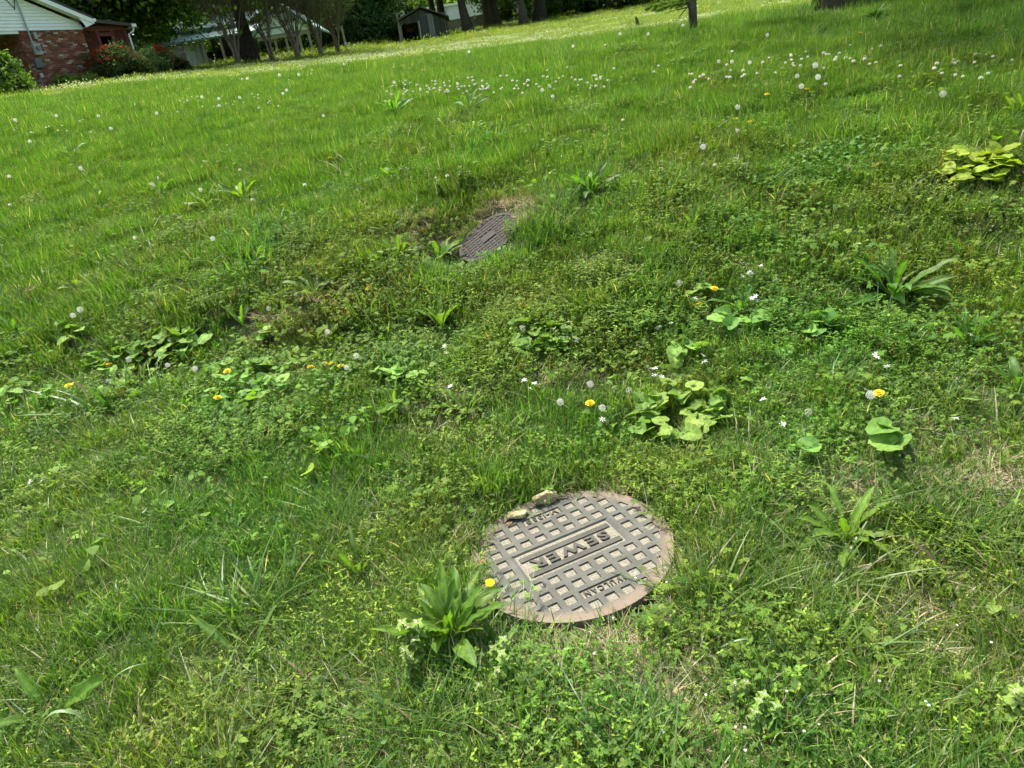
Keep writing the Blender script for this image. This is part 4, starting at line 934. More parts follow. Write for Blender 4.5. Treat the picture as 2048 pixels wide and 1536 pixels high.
# white clover heads
def clover_flower():
    t = thing('clover_flower', None, None); mb = MB(); mb.tube([(0, 0, 0), (.003, 0, .05), (0, 0, .105)], .0011, 4, (.14, .22, .06), cap=False); mb.build('stem', M_stem, t)
    hd = MB()
    for d in fib(46):
        if d.z < -.75: continue
        flat_leaf(hd, d*.003, d+Vector((0, 0, .25)), (d.y, -d.x, .3), .0105, .0045, cvar((.82, .80, .72) if d.z > -.2 else (.55, .5, .32), .05), (.5, 1, .9, .3), .1, .1)
    hd.build('flower_head', M_wht, t, loc=(0, 0, .105)); return t
cl = []
for _ in range(104):
    t_ = rnd.random(); a = 770+t_*440+rnd.gauss(0, 10); cl.append((a, 178-16*t_+rnd.gauss(0, 9)))
for _ in range(30): cl.append((rnd.uniform(350, 560), rnd.gauss(204, 9)))
for _ in range(24): a = rnd.uniform(1370, 1590); cl.append((a, 160-(a-1370)*.13+rnd.gauss(0, 7)))
for _ in range(14): cl.append((rnd.uniform(1580, 1700), rnd.gauss(114, 8)))
for _ in range(16): a = rnd.uniform(20, 320); cl.append((a, rnd.gauss(262, 14)))
for _ in range(16): a = rnd.uniform(1700, 2045); cl.append((a, rnd.choice([112, 125, 160, 90])+rnd.gauss(0, 6)))
for _ in range(36): cl.append((rnd.uniform(480, 2000), rnd.uniform(90, 170)))
for (a, b) in [(895, 352), (872, 356), (1125, 313), (1246, 240), (610, 370), (505, 400), (165, 340), (480, 340), (20, 410), (1430, 330), (1700, 335)]: cl.append((a, b))
for (a, b) in cl:
    h = rnd.uniform(.095, .14); p = ground_at(a, b, h); s = rnd.uniform(.72, 1.15)
    put('clover', clover_flower, (p.x, p.y, p.z+h-.105*s), scale=s, label='small round white clover flower in the meadow grass', cat='clover flower', group='white clover flowers in the meadow')
# far drifts of clover: nobody could count them
def far_flowers():
    mb = MB()
    for k in range(60):
        x, y = rnd.gauss(0, .25), rnd.gauss(0, .25); z = rnd.uniform(.07, .13); r = .011; c = cvar((.78, .80, .55), .08)
        mb.add([(x+r, y, z), (x-r, y, z), (x, y+r, z), (x, y-r, z), (x, y, z+r), (x, y, z-r)], [(0, 2, 4), (2, 1, 4), (1, 3, 4), (3, 0, 4), (2, 0, 5), (1, 2, 5), (3, 1, 5), (0, 3, 5)], c)
    return mb
x, y = polar(2600, 19, 60, -27, 36, 1.0); r = np.hypot(x, y); az = np.degrees(np.arctan2(x, y))
k = (rng.random(len(x)) < sstep(.50, .64, fbm(x*.16, y*.30, 31))*np.clip((az+26)/34, .10, 1)) & (r < 50); x, y = x[k], y[k]; m = len(x)
scatter('distant_clover_flowers', 'white drifts of clover flowers on the far lawn', [far_flowers(), far_flowers()], np.stack([x, y, terrain(x, y)], -1), np.stack([0*x, 0*x, rng.uniform(0, 6.28, m)], -1), np.ones((m, 3))*rng.uniform(.8, 1.5, m)[:, None], rng.integers(0, 2, m), M_wht)
x, y = polar(260, 18, 34, -26, 38, 1.0); m = len(x)
# cranesbill blossoms near the camera
def dots():
    mb = MB()
    for k in range(3):
        x_, y_, z_ = rnd.gauss(0, .04), rnd.gauss(0, .04), rnd.uniform(.05, .09)
        for q in range(5):
            a = q*1.2566; flat_leaf(mb, (x_, y_, z_), (math.cos(a), math.sin(a), .35), (0, 0, 1), .0032, .0024, (.85, .80, .84), (.4, 1, .7), .1, .1)
    return mb
pts = []
for (a, b, sx, sy, n) in [(1200, 1340, 130, 70, 3), (1700, 1400, 200, 80, 2), (1850, 1350, 120, 60, 1), (1560, 1500, 120, 30, 1)]:
    for _ in range(n):
        q = ground_at(min(max(rnd.gauss(a, sx), 20), 2040), min(rnd.gauss(b, sy), 1530)); pts.append(tuple(q))
pts = np.array(pts); m = len(pts)
scatter('tiny_white_blossoms', 'tiny white blossoms dotted over the foreground cover', [dots(), dots()], pts, np.c_[np.zeros((m, 2)), rng.uniform(0, 6, m)], np.ones((m, 3)), rng.integers(0, 2, m), M_wht)
# henbit: yellowish tops with small pink-white lips
def henbit(h=.11, nst=3):
    t = thing('deadnettle_plant', None, None)
    for s_ in range(nst):
        bx, by = rnd.gauss(0, .022), rnd.gauss(0, .022); mb = MB(); hh = h*rnd.uniform(.7, 1.1); mb.tube([(bx*.3, by*.3, 0), (bx, by, hh)], .0018, 5, (.18, .2, .07), cap=False)
        mb.build('stem', M_stem, t); lf = MB(); fl = MB()
        for k in range(6):
            z = hh*(.35+.65*k/5); t_ = k/5; col = tuple((1-t_)*a_+t_*b_ for a_, b_ in zip((.12, .22, .05), (.19, .30, .06)))
            for q in range(4 if k > 2 else 2):
                a = q*(1.57 if k > 2 else 3.14)+k*.8; e = .2+.5*t_; d = (math.cos(a)*math.cos(e), math.sin(a)*math.cos(e), math.sin(e)); L = .026*(1-.5*t_)
                flat_leaf(lf, (bx, by, z), d, (0, 0, 1), L, L*.75, col, (.2, .8, 1, .7, .1), .15, .6)
            if k >= 3:
                for q in range(2):
                    a = rnd.uniform(0, 6.28); flat_leaf(fl, (bx, by, z), (math.cos(a), math.sin(a), .9), (0, 0, 1), .008, .0025, (.80, .68, .74), (.4, .6, 1, .8), .3, .3)
        lf.build('leaves', M_weed, t); fl.build('flowers', M_wht, t)
    return t
for (a, b, n, s_, lab) in [(845, 1330, 4, 1.15, 'pale-topped deadnettle left of the foot of the large plantain clump'), (830, 1390, 3, 1.0, 'pale-topped deadnettle in front of the large plantain clump'), (1005, 1345, 3, 1.0, 'pale-topped deadnettle right of the foot of the large plantain clump'),
    (990, 1400, 2, .8, 'small pale deadnettle below the right-hand deadnettle'), (1545, 1480, 4, .9, 'deadnettle with tiny pale flowers at the bottom right'), (1500, 1440, 2, .8, 'yellow-topped deadnettle left of its neighbour at the bottom right'), (2030, 1460, 3, 1.0, 'yellow-topped weed in the bottom right corner'), (1590, 480, 3, 1.0, 'pinkish deadnettle on the bank above the widest dark rosette'), (1720, 540, 3, 1.0, 'pale deadnettle left of the widest dark rosette'), (1480, 365, 4, 1.1, 'deadnettle group on the upper bank on the right'), (1310, 375, 4, 1.1, 'deadnettle group right of the dark dense rosette'), (930, 385, 5, 1.3, 'pale weedy clump above the tilted cover'), (880, 400, 4, 1.2, 'pale weedy clump left of the one above the tilted cover'), (1240, 385, 3, 1.0, 'pink-flowered deadnettle beside the dark dense rosette'), (1100, 330, 4, 1.2, 'bright weedy clump up from the tilted cover'), (1940, 265, 4, 1.2, 'pale-leaved weeds left of the yellow-green stalk'), (1180, 590, 3, 1.0, 'pale sprigs of weed below the tilted cover on the right')]:
    t = henbit(.12, n); t.location = ground_at(a, b); t.scale = (s_,)*3; tag(t, lab, 'deadnettle')
# buttercup on the rim
t = thing('buttercup', 'single yellow buttercup leaning over the left rim of the sewer cover', 'buttercup'); p = ground_at(985, 1262); q = on_lid(991, 1187)
hd = q-p+Vector((-.008, -.02, .055)); t.location = p
mb = MB(); mb.tube([(0, 0, 0), tuple(hd*.5+Vector((.01, 0, .01))), tuple(hd)], .0013, 5, (.15, .25, .07), cap=False); mb.build('stem', M_stem, t)
fl = MB()
for k in range(5): a = k*1.2566; flat_leaf(fl, (0, 0, 0), (math.cos(a), math.sin(a), .5), (0, 0, 1), .0135, .012, (.9, .72, .01), (.5, 1, 1.1, .8), .1, .25)
fl.build('petals', M_yel, t, loc=hd, rot=(.35, .1, 0))
t = thing('buttercup', 'tall budding stalk rising in front of the lower squares of the cover', 'budding stalk'); p = ground_at(1050, 1262); t.location = p
for k, (px_, py_) in enumerate([(1073, 1148), (1050, 1175), (1072, 1190), (1058, 1205)]):
    hd = on_lid(px_, py_)-p+Vector((0, -.03, .05)); mb = MB(); mb.tube([(0, 0, 0), tuple(hd*.55+Vector((0, 0, .012))), tuple(hd)], .001, 4, (.17, .27, .07), cap=False); mb.build('stem', M_stem, t)
    lf = MB()
    for q_ in range(9):
        a = q_*2.4; flat_leaf(lf, Vector((rnd.gauss(0, .003), rnd.gauss(0, .003), rnd.uniform(-.012, .004))), (math.cos(a), math.sin(a), .6), (0, 0, 1), rnd.uniform(.008, .014), .005, (.20, .33, .05), (.3, 1, .7, 0), .1, .2)
    lf.build('leaves', M_weed, t, loc=hd)
# cut-leaf weed at right
def fern(col, n=7):
    mb = MB()
    for k in range(n):
        a = k*2.4; L = rnd.uniform(.06, .11); d = Vector((math.cos(a)*.85, math.sin(a)*.85, .45))
        stalk(mb, (0, 0, 0), d*L, .001, (.15, .22, .06))
        for j in range(5):
            for sg in (-1, 1, 0):
                b = d*L*(.35+.65*j/4); e = (d+Vector((-d.y, d.x, 0))*sg*.9).normalized(); z = .020*(1-.1*j)
                for w_ in (-.6, 0, .6):
                    ee = Vector((e.x*math.cos(w_)-e.y*math.sin(w_), e.x*math.sin(w_)+e.y*math.cos(w_), e.z)); flat_leaf(mb, b, ee, (0, 0, 1), z, z*.32, cvar(col, .12), (.3, 1, .7, .1), .1, .2)
    return mb
for (a, b, s_, lab) in [(1900, 765, 1.2, 'bright cut-leaved weed near the right edge'), (1850, 800, 1.1, 'cut-leaved weed above the single scalloped leaf'), (1800, 690, 1.0, 'cut-leaved weed below the brown dead leaves'), (1990, 720, 1.1, 'cut-leaved weed left of the dark glossy leaves'), (1985, 1060, 1.1, 'feathery weed at the right edge beside the leaning grass'), (735, 760, .8, 'feathery leaves right of the yellow flower row'), (1860, 650, .9, 'cut-leaved sprig right of the dead leaves')]:
    t = thing('cut_leaf_weed', lab, 'weed', ground_at(a, b), (0, 0, rnd.uniform(0, 6)), None, s_); fern((.13, .245, .045)).build('leaves', M_weed, t)
    m_ = MB(); m_.tube([(0, 0, 0), (.01, .005, .06), (.01, .0, .12)], .0014, 4, (.2, .2, .09), cap=False); m_.build('stem', M_stem, t)
# tall yellow-green stalk upper left
for (a, b, H, lab) in [(208, 415, .42, 'tall pale yellow-green leafy stalk leaning in the upper left turf')]:
    p = ground_at(a, b); t = thing('tall_leafy_stalk', lab, 'tall weed', p); mb = MB(); pts = [Vector((-.05*(k/8)*k/3, 0, H*k/8)) for k in range(9)]; mb.tube(pts, .003, 5, (.25, .33, .08), cap=False); mb.build('stem', M_stem, t)
    for k in range(1, 9):
        for q in range(2): az = rnd.uniform(0, 6.28); L = .09*(1-.05*k); ob('leaf', LS['yellow'][k % 3], t, pts[k], (0, -rnd.uniform(.5, 1.1), az), L)
# fallen dry leaves
M_dead = leafmat('dead_leaf', trans=.12, rough=.8, spec=.1, jit=.4, hv=.0)
def deadleaf(seed):
    r = random.Random(seed); mb = MB(); v = []; n = 7
    for k in range(n):
        t = k/(n-1); w_ = .22*math.sin(math.pi*(t*.92+.04))
        for q in (-1, -.5, 0, .5, 1): v.append((t, q*w_*(1+r.uniform(-.15, .15)), .25*abs(q)**1.5*w_*2+.14*math.sin(t*4+seed)+r.uniform(-.015, .015)))
    mb.add(v, [(k*5+q, k*5+q+1, k*5+q+6, k*5+q+5) for k in range(n-1) for q in range(4)], cvar((.26, .19, .13), .15)); return mb.mesh('dead_leaf', M_dead)
DL = [deadleaf(k) for k in range(4)]
for (a, b, R, lab) in [(72, 594, 34, 'curled tan dead leaf on the long grass at the left'), (92, 586, 30, 'second curled dead leaf behind the first on the left'), (135, 588, 30, 'twisted dead leaf right of the curled pair on the left'), (45, 599, 16, 'small pinkish dead leaf at the left end'), (1702, 636, 26, 'curled brown leaf with a bent pale stalk on the right'), (1740, 660, 30, 'long brown leaf on bare soil right of the heart sprig'), (1838, 672, 32, 'orange brown leaf lying along the turf on the right'), (1890, 650, 24, 'pinkish brown leaf above the cut-leaf weed'), (2045, 648, 16, 'pale brown leaf cut by the right edge'), (2015, 665, 14, 'small grey brown leaf near the right edge'), (1182, 697, 24, 'red brown leaf below the star flower clump'), (1576, 652, 14, 'small brown curl left of the heart sprig'), (1660, 1447, 20, 'small brown leaf in the right foreground grass'), (1000, 598, 18, 'small pinkish leaf below the tilted cover'), (1130, 405, 22, 'pale dead leaf at the bare soil above the tilted cover'), (1570, 1500, 14, 'dark reddish leaf at the bottom right')]:
    p = ground_at(a, b, .025); L = R*dist(p)/FPX; tag(ob('dead_leaf', rnd.choice(DL), None, p+Vector((0, 0, .022)), (rnd.gauss(0, .35), rnd.gauss(0, .25), rnd.uniform(0, 6.28)), L*1.2), lab, 'dead leaf')
# dry stalks and bent pale blades
def stalk_obj(pix, hs, r, col, name, lab, cat, mat):
    pts = [ground_at(a, b, h)+Vector((0, 0, h)) for (a, b), h in zip(pix, hs)]; mb = MB(); n = 8; P = []
    for k in range(n+1):       # quadratic through the three points
        t = k/n; P.append(pts[0]*(2*(t-.5)*(t-1)) + pts[1]*(4*t*(1-t)) + pts[2]*(2*t*(t-.5)))
    o = P[0].copy(); mb.tube([p-o for p in P], [r]*n+[r*.5], 5, col); me = mb.mesh(name, mat, True); tag(ob(name, me, None, o), lab, cat)
for (pix, hs, r, col, lab) in [
 ([(1175, 235), (1180, 212), (1203, 208)], (0, .16, .15), .003, (.42, .44, .2), 'pale stalk arching over in the turf right of the tall puffs'),
 ([(1440, 278), (1438, 255), (1456, 240)], (0, .10, .12), .0022, (.48, .38, .22), 'curled straw stalk left of the orange-stemmed flowers'),
 ([(1466, 262), (1462, 240), (1452, 233)], (0, .1, .12), .002, (.48, .38, .22), 'short bent straw stalk by the orange-stemmed flowers'),
 ([(1700, 637), (1728, 652), (1733, 660)], (.03, .05, .02), .0022, (.42, .33, .2), 'bent pale stalk of the curled brown leaf'),
 ([(1752, 838), (1790, 826), (1822, 828)], (.02, .04, .02), .0028, (.55, .40, .28), 'smooth pinkish dry stalk lying on straw at the right'),
 ([(1140, 860), (1170, 852), (1200, 850)], (.03, .04, .02), .0022, (.42, .34, .16), 'fallen tan stalk below the puffs above the sewer cover'),
 ([(600, 672), (630, 675), (657, 664)], (.03, .03, .06), .0022, (.45, .35, .24), 'fallen pale stem of the hanging puff'),
 ([(690, 760), (686, 748), (696, 733)], (.0, .05, .1), .002, (.42, .38, .2), 'curled pale stem beside the yellow flower row'),
 ([(2040, 300), (2041, 285), (2047, 260)], (0, .08, .15), .004, (.6, .55, .5), 'whitish dead stalk at the right edge'),
 ([(940, 1105), (985, 1108), (1020, 1095)], (.02, .03, .02), .0014, (.5, .42, .24), 'thin straw lying across the left rim of the sewer cover'),
 ([(960, 700), (1010, 665), (1020, 668)], (.0, .05, .03), .0014, (.42, .34, .2), 'thin dry stem left of the ragged puff'),
 ([(1150, 980), (1120, 965), (1085, 955)], (.0, .03, .02), .0014, (.5, .42, .26), 'thin straw behind the blocky limestone chunk'),
 ([(1380, 1460), (1500, 1430), (1560, 1390)], (.01, .04, .02), .0014, (.42, .36, .2), 'long thin straw in the right foreground'),
 ([(1600, 1460), (1630, 1500), (1655, 1530)], (.03, .04, .03), .0016, (.36, .34, .18), 'thin brown stem at the bottom right')]:
    stalk_obj(pix, hs, r, col, 'dry_stalk', lab, 'dry stalk', M_straw)
M_pale = leafmat('pale_blade', trans=.25, rough=.45, spec=.5, jit=.1, hv=.1)
for (pix, hs, lab) in [
 ([(203, 690), (206, 650), (232, 640)], (.0, .12, .10), 'bent pale blade on the left forming an upside-down U'), ([(235, 630), (250, 610), (232, 618)], (.05, .1, .1), 'pale folded blade right of the pair of puffs'),
 ([(262, 595), (280, 586), (308, 606)], (.08, .1, .04), 'pale folded blade above the bent ones on the left'), ([(75, 1480), (110, 1425), (185, 1445)], (.02, .13, .07), 'wide grey-green blade arching at the bottom left'),
 ([(150, 1090), (162, 1055), (172, 1045)], (.0, .08, .1), 'thin pale blade curving in the left foreground'), ([(175, 1105), (195, 1080), (222, 1078)], (.0, .06, .05), 'thin pale blade right of the curving one in the left foreground'),
 ([(210, 1385), (250, 1340), (320, 1325)], (.0, .10, .04), 'pale blade arching low above the bottom left'), ([(425, 1190), (465, 1200), (520, 1215)], (.05, .05, .04), 'flat bluish blade crossing the grass clump on the left'),
 ([(1410, 1310), (1480, 1280), (1500, 1290)], (.01, .07, .03), 'pale blade arching right of the sewer cover'), ([(1700, 760), (1770, 800), (1810, 815)], (.06, .06, .02), 'grey-green blade drooping right of the largest puff')]:
    p3 = [ground_at(a, b, h)+Vector((0, 0, h)) for (a, b), h in zip(pix, hs)]; n = 10; o = p3[0].copy(); v = []; big = .5 if 'wide' in lab else .26
    for k in range(n+1):
        t = k/n; P = p3[0]*(2*(t-.5)*(t-1)) + p3[1]*(4*t*(1-t)) + p3[2]*(2*t*(t-.5)) - o; w_ = .010*big*math.sin(math.pi*(.12+.86*t)); sd = (p3[2]-p3[0]).cross(Vector((0, 0, 1))); sd = sd.normalized() if sd.length > 1e-6 else Vector((1, 0, 0))
        v += [P-sd*w_+Vector((0, 0, w_*.5)), P, P+sd*w_+Vector((0, 0, w_*.5))]
    mb = MB(); mb.add(v, [(3*k+q, 3*k+q+1, 3*k+q+4, 3*k+q+3) for k in range(n) for q in range(2)], (.19, .30, .12)); tag(ob('bent_grass_blade', mb.mesh('bent_grass_blade', M_pale, True), None, o), lab, 'grass blade')
# ------------------------------------------------------------------ trees and shrubs
M_bark = M('grey_brown_bark', (.15, .125, .10), .95, .1, var=(.055, .045, .036), scale=7, bump=1.0, bscale=22)
M_barkd = M('dark_bark', (.075, .062, .05), .95, .1, var=(.025, .022, .018), scale=7, bump=1.0, bscale=22)
M_barkp = M('pale_smooth_bark', (.26, .21, .15), .8, .2, var=(.13, .10, .07), scale=9, bump=.5, bscale=30)
M_crown = leafmat('tree_leaves', trans=.45, rough=.55, spec=.2, gain=1.35, jit=.2, wscale=.35)
def at_r(px, py, r):
    d = ray(px, py); a = math.atan2(d[0], d[1]); return G(r*math.sin(a), r*math.cos(a))
def crown_mesh(name, rx, rz, nclump, nleaf, lsize, cols, seed, flat=.75, spread=.85, hollow=.55, bottom=-1.0, csize=.55, stretch=1.0):
    """thousands of leaf-sized faces gathered in clumps through the crown's volume, with gaps between the clumps"""
    g = np.random.default_rng(seed); d = g.normal(size=(nclump, 3)); d /= np.linalg.norm(d, axis=1, keepdims=True)
    d[:, 2] = np.where(d[:, 2] < bottom, bottom + .15*g.random(nclump), d[:, 2])
    rad = (hollow + (1-hollow)*g.random(nclump)**.5)*(1+.18*np.sin(d[:, 0]*4+seed)+.14*np.cos(d[:, 1]*5+d[:, 2]*3))
    cc = d*rad[:, None]*np.array([rx, rx, rz]); cs = csize*rx*.3*g.uniform(.6, 1.4, nclump)
    ci = g.integers(0, nclump, nleaf); p = cc[ci] + g.normal(size=(nleaf, 3))*cs[ci][:, None]*np.array([1, 1, flat])
    n = g.normal(size=(nleaf, 3)) + np.array([0, 0, .9]); n /= np.linalg.norm(n, axis=1, keepdims=True)
    t = np.cross(n, g.normal(size=(nleaf, 3))); t /= np.linalg.norm(t, axis=1, keepdims=True); b = np.cross(n, t)
    s = lsize*g.uniform(.6, 1.3, nleaf)[:, None]; t = t*s*stretch; b = b*s*.55
    V = np.stack([p-t, p-b+n*s*.12, p+t, p+b+n*s*.12], 1).reshape(-1, 3); F = np.arange(nleaf*4).reshape(-1, 4)
    cl = np.array(cols); cv = cl[g.integers(0, len(cl), nclump)]*g.uniform(.75, 1.25, (nclump, 1)); C = cv[ci]*g.uniform(.8, 1.2, (nleaf, 1))
    me = bpy.data.meshes.new(name); me.from_pydata(V.tolist(), [], F.tolist())
    a = me.attributes.new('col', 'FLOAT_COLOR', 'POINT'); a.data.foreach_set('color', np.c_[np.repeat(C, 4, 0), np.ones(nleaf*4)].astype(np.float32).ravel())
    me.materials.append(M_crown); return me, cc
def limbs(mb, base, top, r0, targets, seed, flare=1.5):
    r = random.Random(seed); base = Vector(base); top = Vector(top); n = 8; pts = []
    for k in range(n+1):
        t = k/n; pts.append(base.lerp(top, t)+Vector((r.gauss(0, .04), r.gauss(0, .04), 0))*(top-base).length*.12*(0 < k))
    rad = [r0*(flare if k == 0 else 1+ (flare-1)*.35 if k == 1 else 1)*(1-.55*k/n) for k in range(n+1)]
    pts[0] -= Vector((0, 0, .15)); mb.tube(pts, rad, 9)
    for tg in targets:
        t = r.uniform(.45, .98); k = min(int(t*n), n-1); s = pts[k].lerp(pts[k+1], t*n-k); e = Vector(tg); m = s.lerp(e, .5)+Vector((r.gauss(0, .2), r.gauss(0, .2), .25*(e-s).length*.4))
        rr = rad[k]*r.uniform(.25, .45); mb.tube([s, s.lerp(m, .6), m, m.lerp(e, .6), e], [rr, rr*.8, rr*.6, rr*.4, rr*.15], 5)
DG = [(.038, .075, .020), (.050, .095, .024), (.030, .060, .020), (.065, .115, .03)]
MG = [(.05, .10, .018), (.07, .13, .022), (.04, .08, .018), (.09, .15, .025)]
LG = [(.12, .20, .035), (.10, .17, .03), (.15, .23, .05), (.08, .14, .03)]
BR = [(.10, .075, .05), (.07, .07, .035), (.12, .10, .06), (.05, .07, .025)]
CM = {}
def tree(px, py, r, H, cz, rx, rz, tr, cols, label, name='tree', key=None, nl=9000, ncl=70, ls=.16, bark=None, top=None, bottom=-1, group=None, cat='tree', lean=(0, 0), hollow=.5, csize=.55, seed=None, flare=1.5):
    p = at_r(px, py, r); t = thing(name, label, cat, p, (0, 0, 0), group)
    key = key or (rx, rz, nl, str(cols)); 
    if key not in CM: CM[key] = crown_mesh('crown', rx, rz, ncl, nl, ls, cols, len(CM)+5 if seed is None else seed, bottom=bottom, hollow=hollow, csize=csize)
    me, cc = CM[key]
    o = ob('crown', me, t, (lean[0], lean[1], cz), (0, 0, rnd.uniform(0, 6.28) if seed is None else 0))
    if tr:
        mb = MB(); rot = o.rotation_euler.to_matrix(); tg = [rot @ Vector(c)+Vector((lean[0], lean[1], cz)) for c in cc[:9]]
        limbs(mb, (0, 0, 0), (lean[0], lean[1], cz+rz*.3), tr, tg, int(px), flare); mb.build('trunk', bark or M_bark, t, smooth=True)
    return t
tree(246, 100, 50, 10, 6.9, 5.7, 4.6, .32, DG, 'large dark leafy tree between the brick house and the green-roofed house', 'shade_tree', nl=48000, ncl=190, ls=.17, seed=4, bottom=-.9, csize=.7, hollow=.3, bark=M_barkd)
tree(120, 100, 62, 10, 8.2, 7, 5.2, .4, DG, 'dark tree rising behind the gable of the brick house', 'shade_tree', nl=15000, ls=.2, bark=M_barkd)
tree(335, 100, 74, 10, 9.5, 7, 5.2, .4, DG, 'dark tree standing behind the green-roofed house', 'shade_tree', nl=15000, ls=.2, bark=M_barkd)
tree(505, 126, 46, 10, 7.5, 6.8, 4.8, .37, MG+DG, 'big spreading tree with thick dark trunk in front of the green-roofed porch', 'shade_tree', nl=26000, ncl=120, ls=.15, bark=M_barkd, seed=9, bottom=-.75, flare=1.45)
tree(600, 60, 82, 10, 10, 6.5, 6, .4, MG, 'mid green tree behind the right end of the green-roofed house', 'shade_tree', nl=14000, ls=.2)
tree(722, 76, 76, 10, 6.5, 5.6, 6.2, .4, DG, 'dense dark tree left of the old shed', 'shade_tree', nl=22000, ncl=110, ls=.2, seed=21, bottom=-1, bark=M_barkd)
tree(672, 76, 84, 10, 7.5, 5.6, 6.2, .4, MG, 'bushy tree between the row of multi-stemmed trees and the dark tree', 'shade_tree', nl=15000, ls=.2)
tree(868, 40, 92, 14, 11.5, 4.5, 4.6, .42, BR+MG, 'left one of the twin tall pines behind the shed', 'pine_tree', nl=9000, bark=M_barkd)
tree(884, 40, 90, 14, 11.8, 4.5, 4.6, .46, BR+MG, 'right one of the twin tall pines behind the shed', 'pine_tree', nl=9000, bark=M_barkd)
tree(937, 58, 78, 12, 8.2, 5.2, 3.8, .46, LG+MG, 'tree with leaning grey trunk right of the shed', 'shade_tree', nl=12000, ls=.17, lean=(-1.0, .5), seed=31)
tree(978, 54, 86, 12, 8.6, 5.4, 4.0, .50, MG+LG, 'left one of two pale thick trunks close together', 'shade_tree', nl=12000, ls=.17)
tree(990, 53, 87, 12, 8.6, 5.4, 4.0, .60, MG+LG, 'right one of two pale thick trunks close together', 'shade_tree', nl=12000, ls=.17)
tree(1048, 55, 74, 12, 7.8, 5.4, 4.2, .36, MG, 'tree with straight brown trunk right of the pale pair', 'shade_tree', nl=14000, ls=.16, seed=33)
tree(1080, 48, 77, 12, 8.2, 5.4, 4.0, .58, MG, 'tree with forked black trunk before the dark wood', 'shade_tree', nl=14000, ls=.16, bark=M_barkd, lean=(.9, 0), seed=35)
t = thing('fallen_branch', 'dark branch leaning against the foot of the forked black trunk', 'branch', at_r(1072, 50, 76.5)); mb = MB(); mb.tube([(-1.2, 0, 0), (-.4, 0, 1.0), (.1, 0, 1.9)], [.08, .06, .03], 5); mb.build('branch', M_barkd, t)
for k, (px, r, cols) in enumerate([(1010, 108, DG), (1060, 104, DG), (1105, 96, DG), (1140, 92, DG), (1175, 95, DG), (1212, 91, DG), (1250, 94, DG), (1290, 90, DG), (1330, 88, DG), (1375, 86, DG)]):
    tree(px, 20, r, 9, 5.2, 4.6, 5.6, .3, cols, 'dark wood tree '+['behind the pale pair of thick trunks', 'filling the gap behind the straight brown trunk', 'just right of the forked black trunk', 'second to the right of the forked black trunk', 'midway between the forked trunk and the sapling', 'over the middle of the shaded far lawn', 'above the left end of the white clover drifts', 'above the red clay patch', 'left behind the sapling branch', 'right behind the sapling trunk'][k], 'woodland_tree', key='wood%d' % (k % 2), nl=14000, ncl=90, ls=.22, group='trees of the dark wood beyond the lawn')
for k, (px, r) in enumerate([(700, 150), (745, 165), (790, 170), (840, 175), (890, 160), (935, 170), (980, 150), (1020, 140), (560, 140), (620, 140), (430, 130), (480, 130)]):
    tree(px, 20, r, 9, 6.5, 7.5, 6.5, 0, LG, 'pale green tree of the distant wood behind the white building', 'woodland_tree', key='far%d' % (k % 2), nl=9000, ncl=70, ls=.35, group='distant pale green trees')
for k, (px, r, w_) in enumerate([(765, 72, 1.0), (782, 72, .9), (712, 72, 1.0), (738, 73, 1.1), (680, 82, .9), (650, 84, 1.0), (560, 72, .9), (600, 72, .9), (530, 74, .9), (1120, 86, 1), (1160, 88, 1), (1205, 86, 1), (1250, 85, 1), (1295, 83, 1)]):
    o = tree(px, 60, r, 3, 1.3, 2.6, 1.7, 0, DG if px < 540 or px > 640 else MG, 'dense shrub '+['at the foot of the dark tree, left of the shed', 'touching the left wall of the shed', 'right of the wooden post', 'at the foot of the dense dark tree', 'behind the leafy bush by the wooden post', 'behind the gap between the leafy bushes', 'seen through the carport under the gable', 'behind the mulched multi-stemmed tree', 'seen through the porch right of the thick dark trunk', 'at the wood edge right of the forked black trunk', 'second along the wood edge from the forked trunk', 'in the middle of the wood edge', 'on the wood edge above the clover drifts', 'on the wood edge left of the sapling branch'][k], 'hedge_shrub', key='shr%d' % (px < 540 or px > 640), nl=6000, ncl=50, ls=.16, group='dark shrubs along the back', cat='shrub')
tree(292, 100, 66, 8, 3.6, 3.4, 3.9, .2, DG, 'low dark tree filling the gap between the lattice porch and the green-roofed house', 'shade_tree', nl=12000, ls=.16, bark=M_barkd)
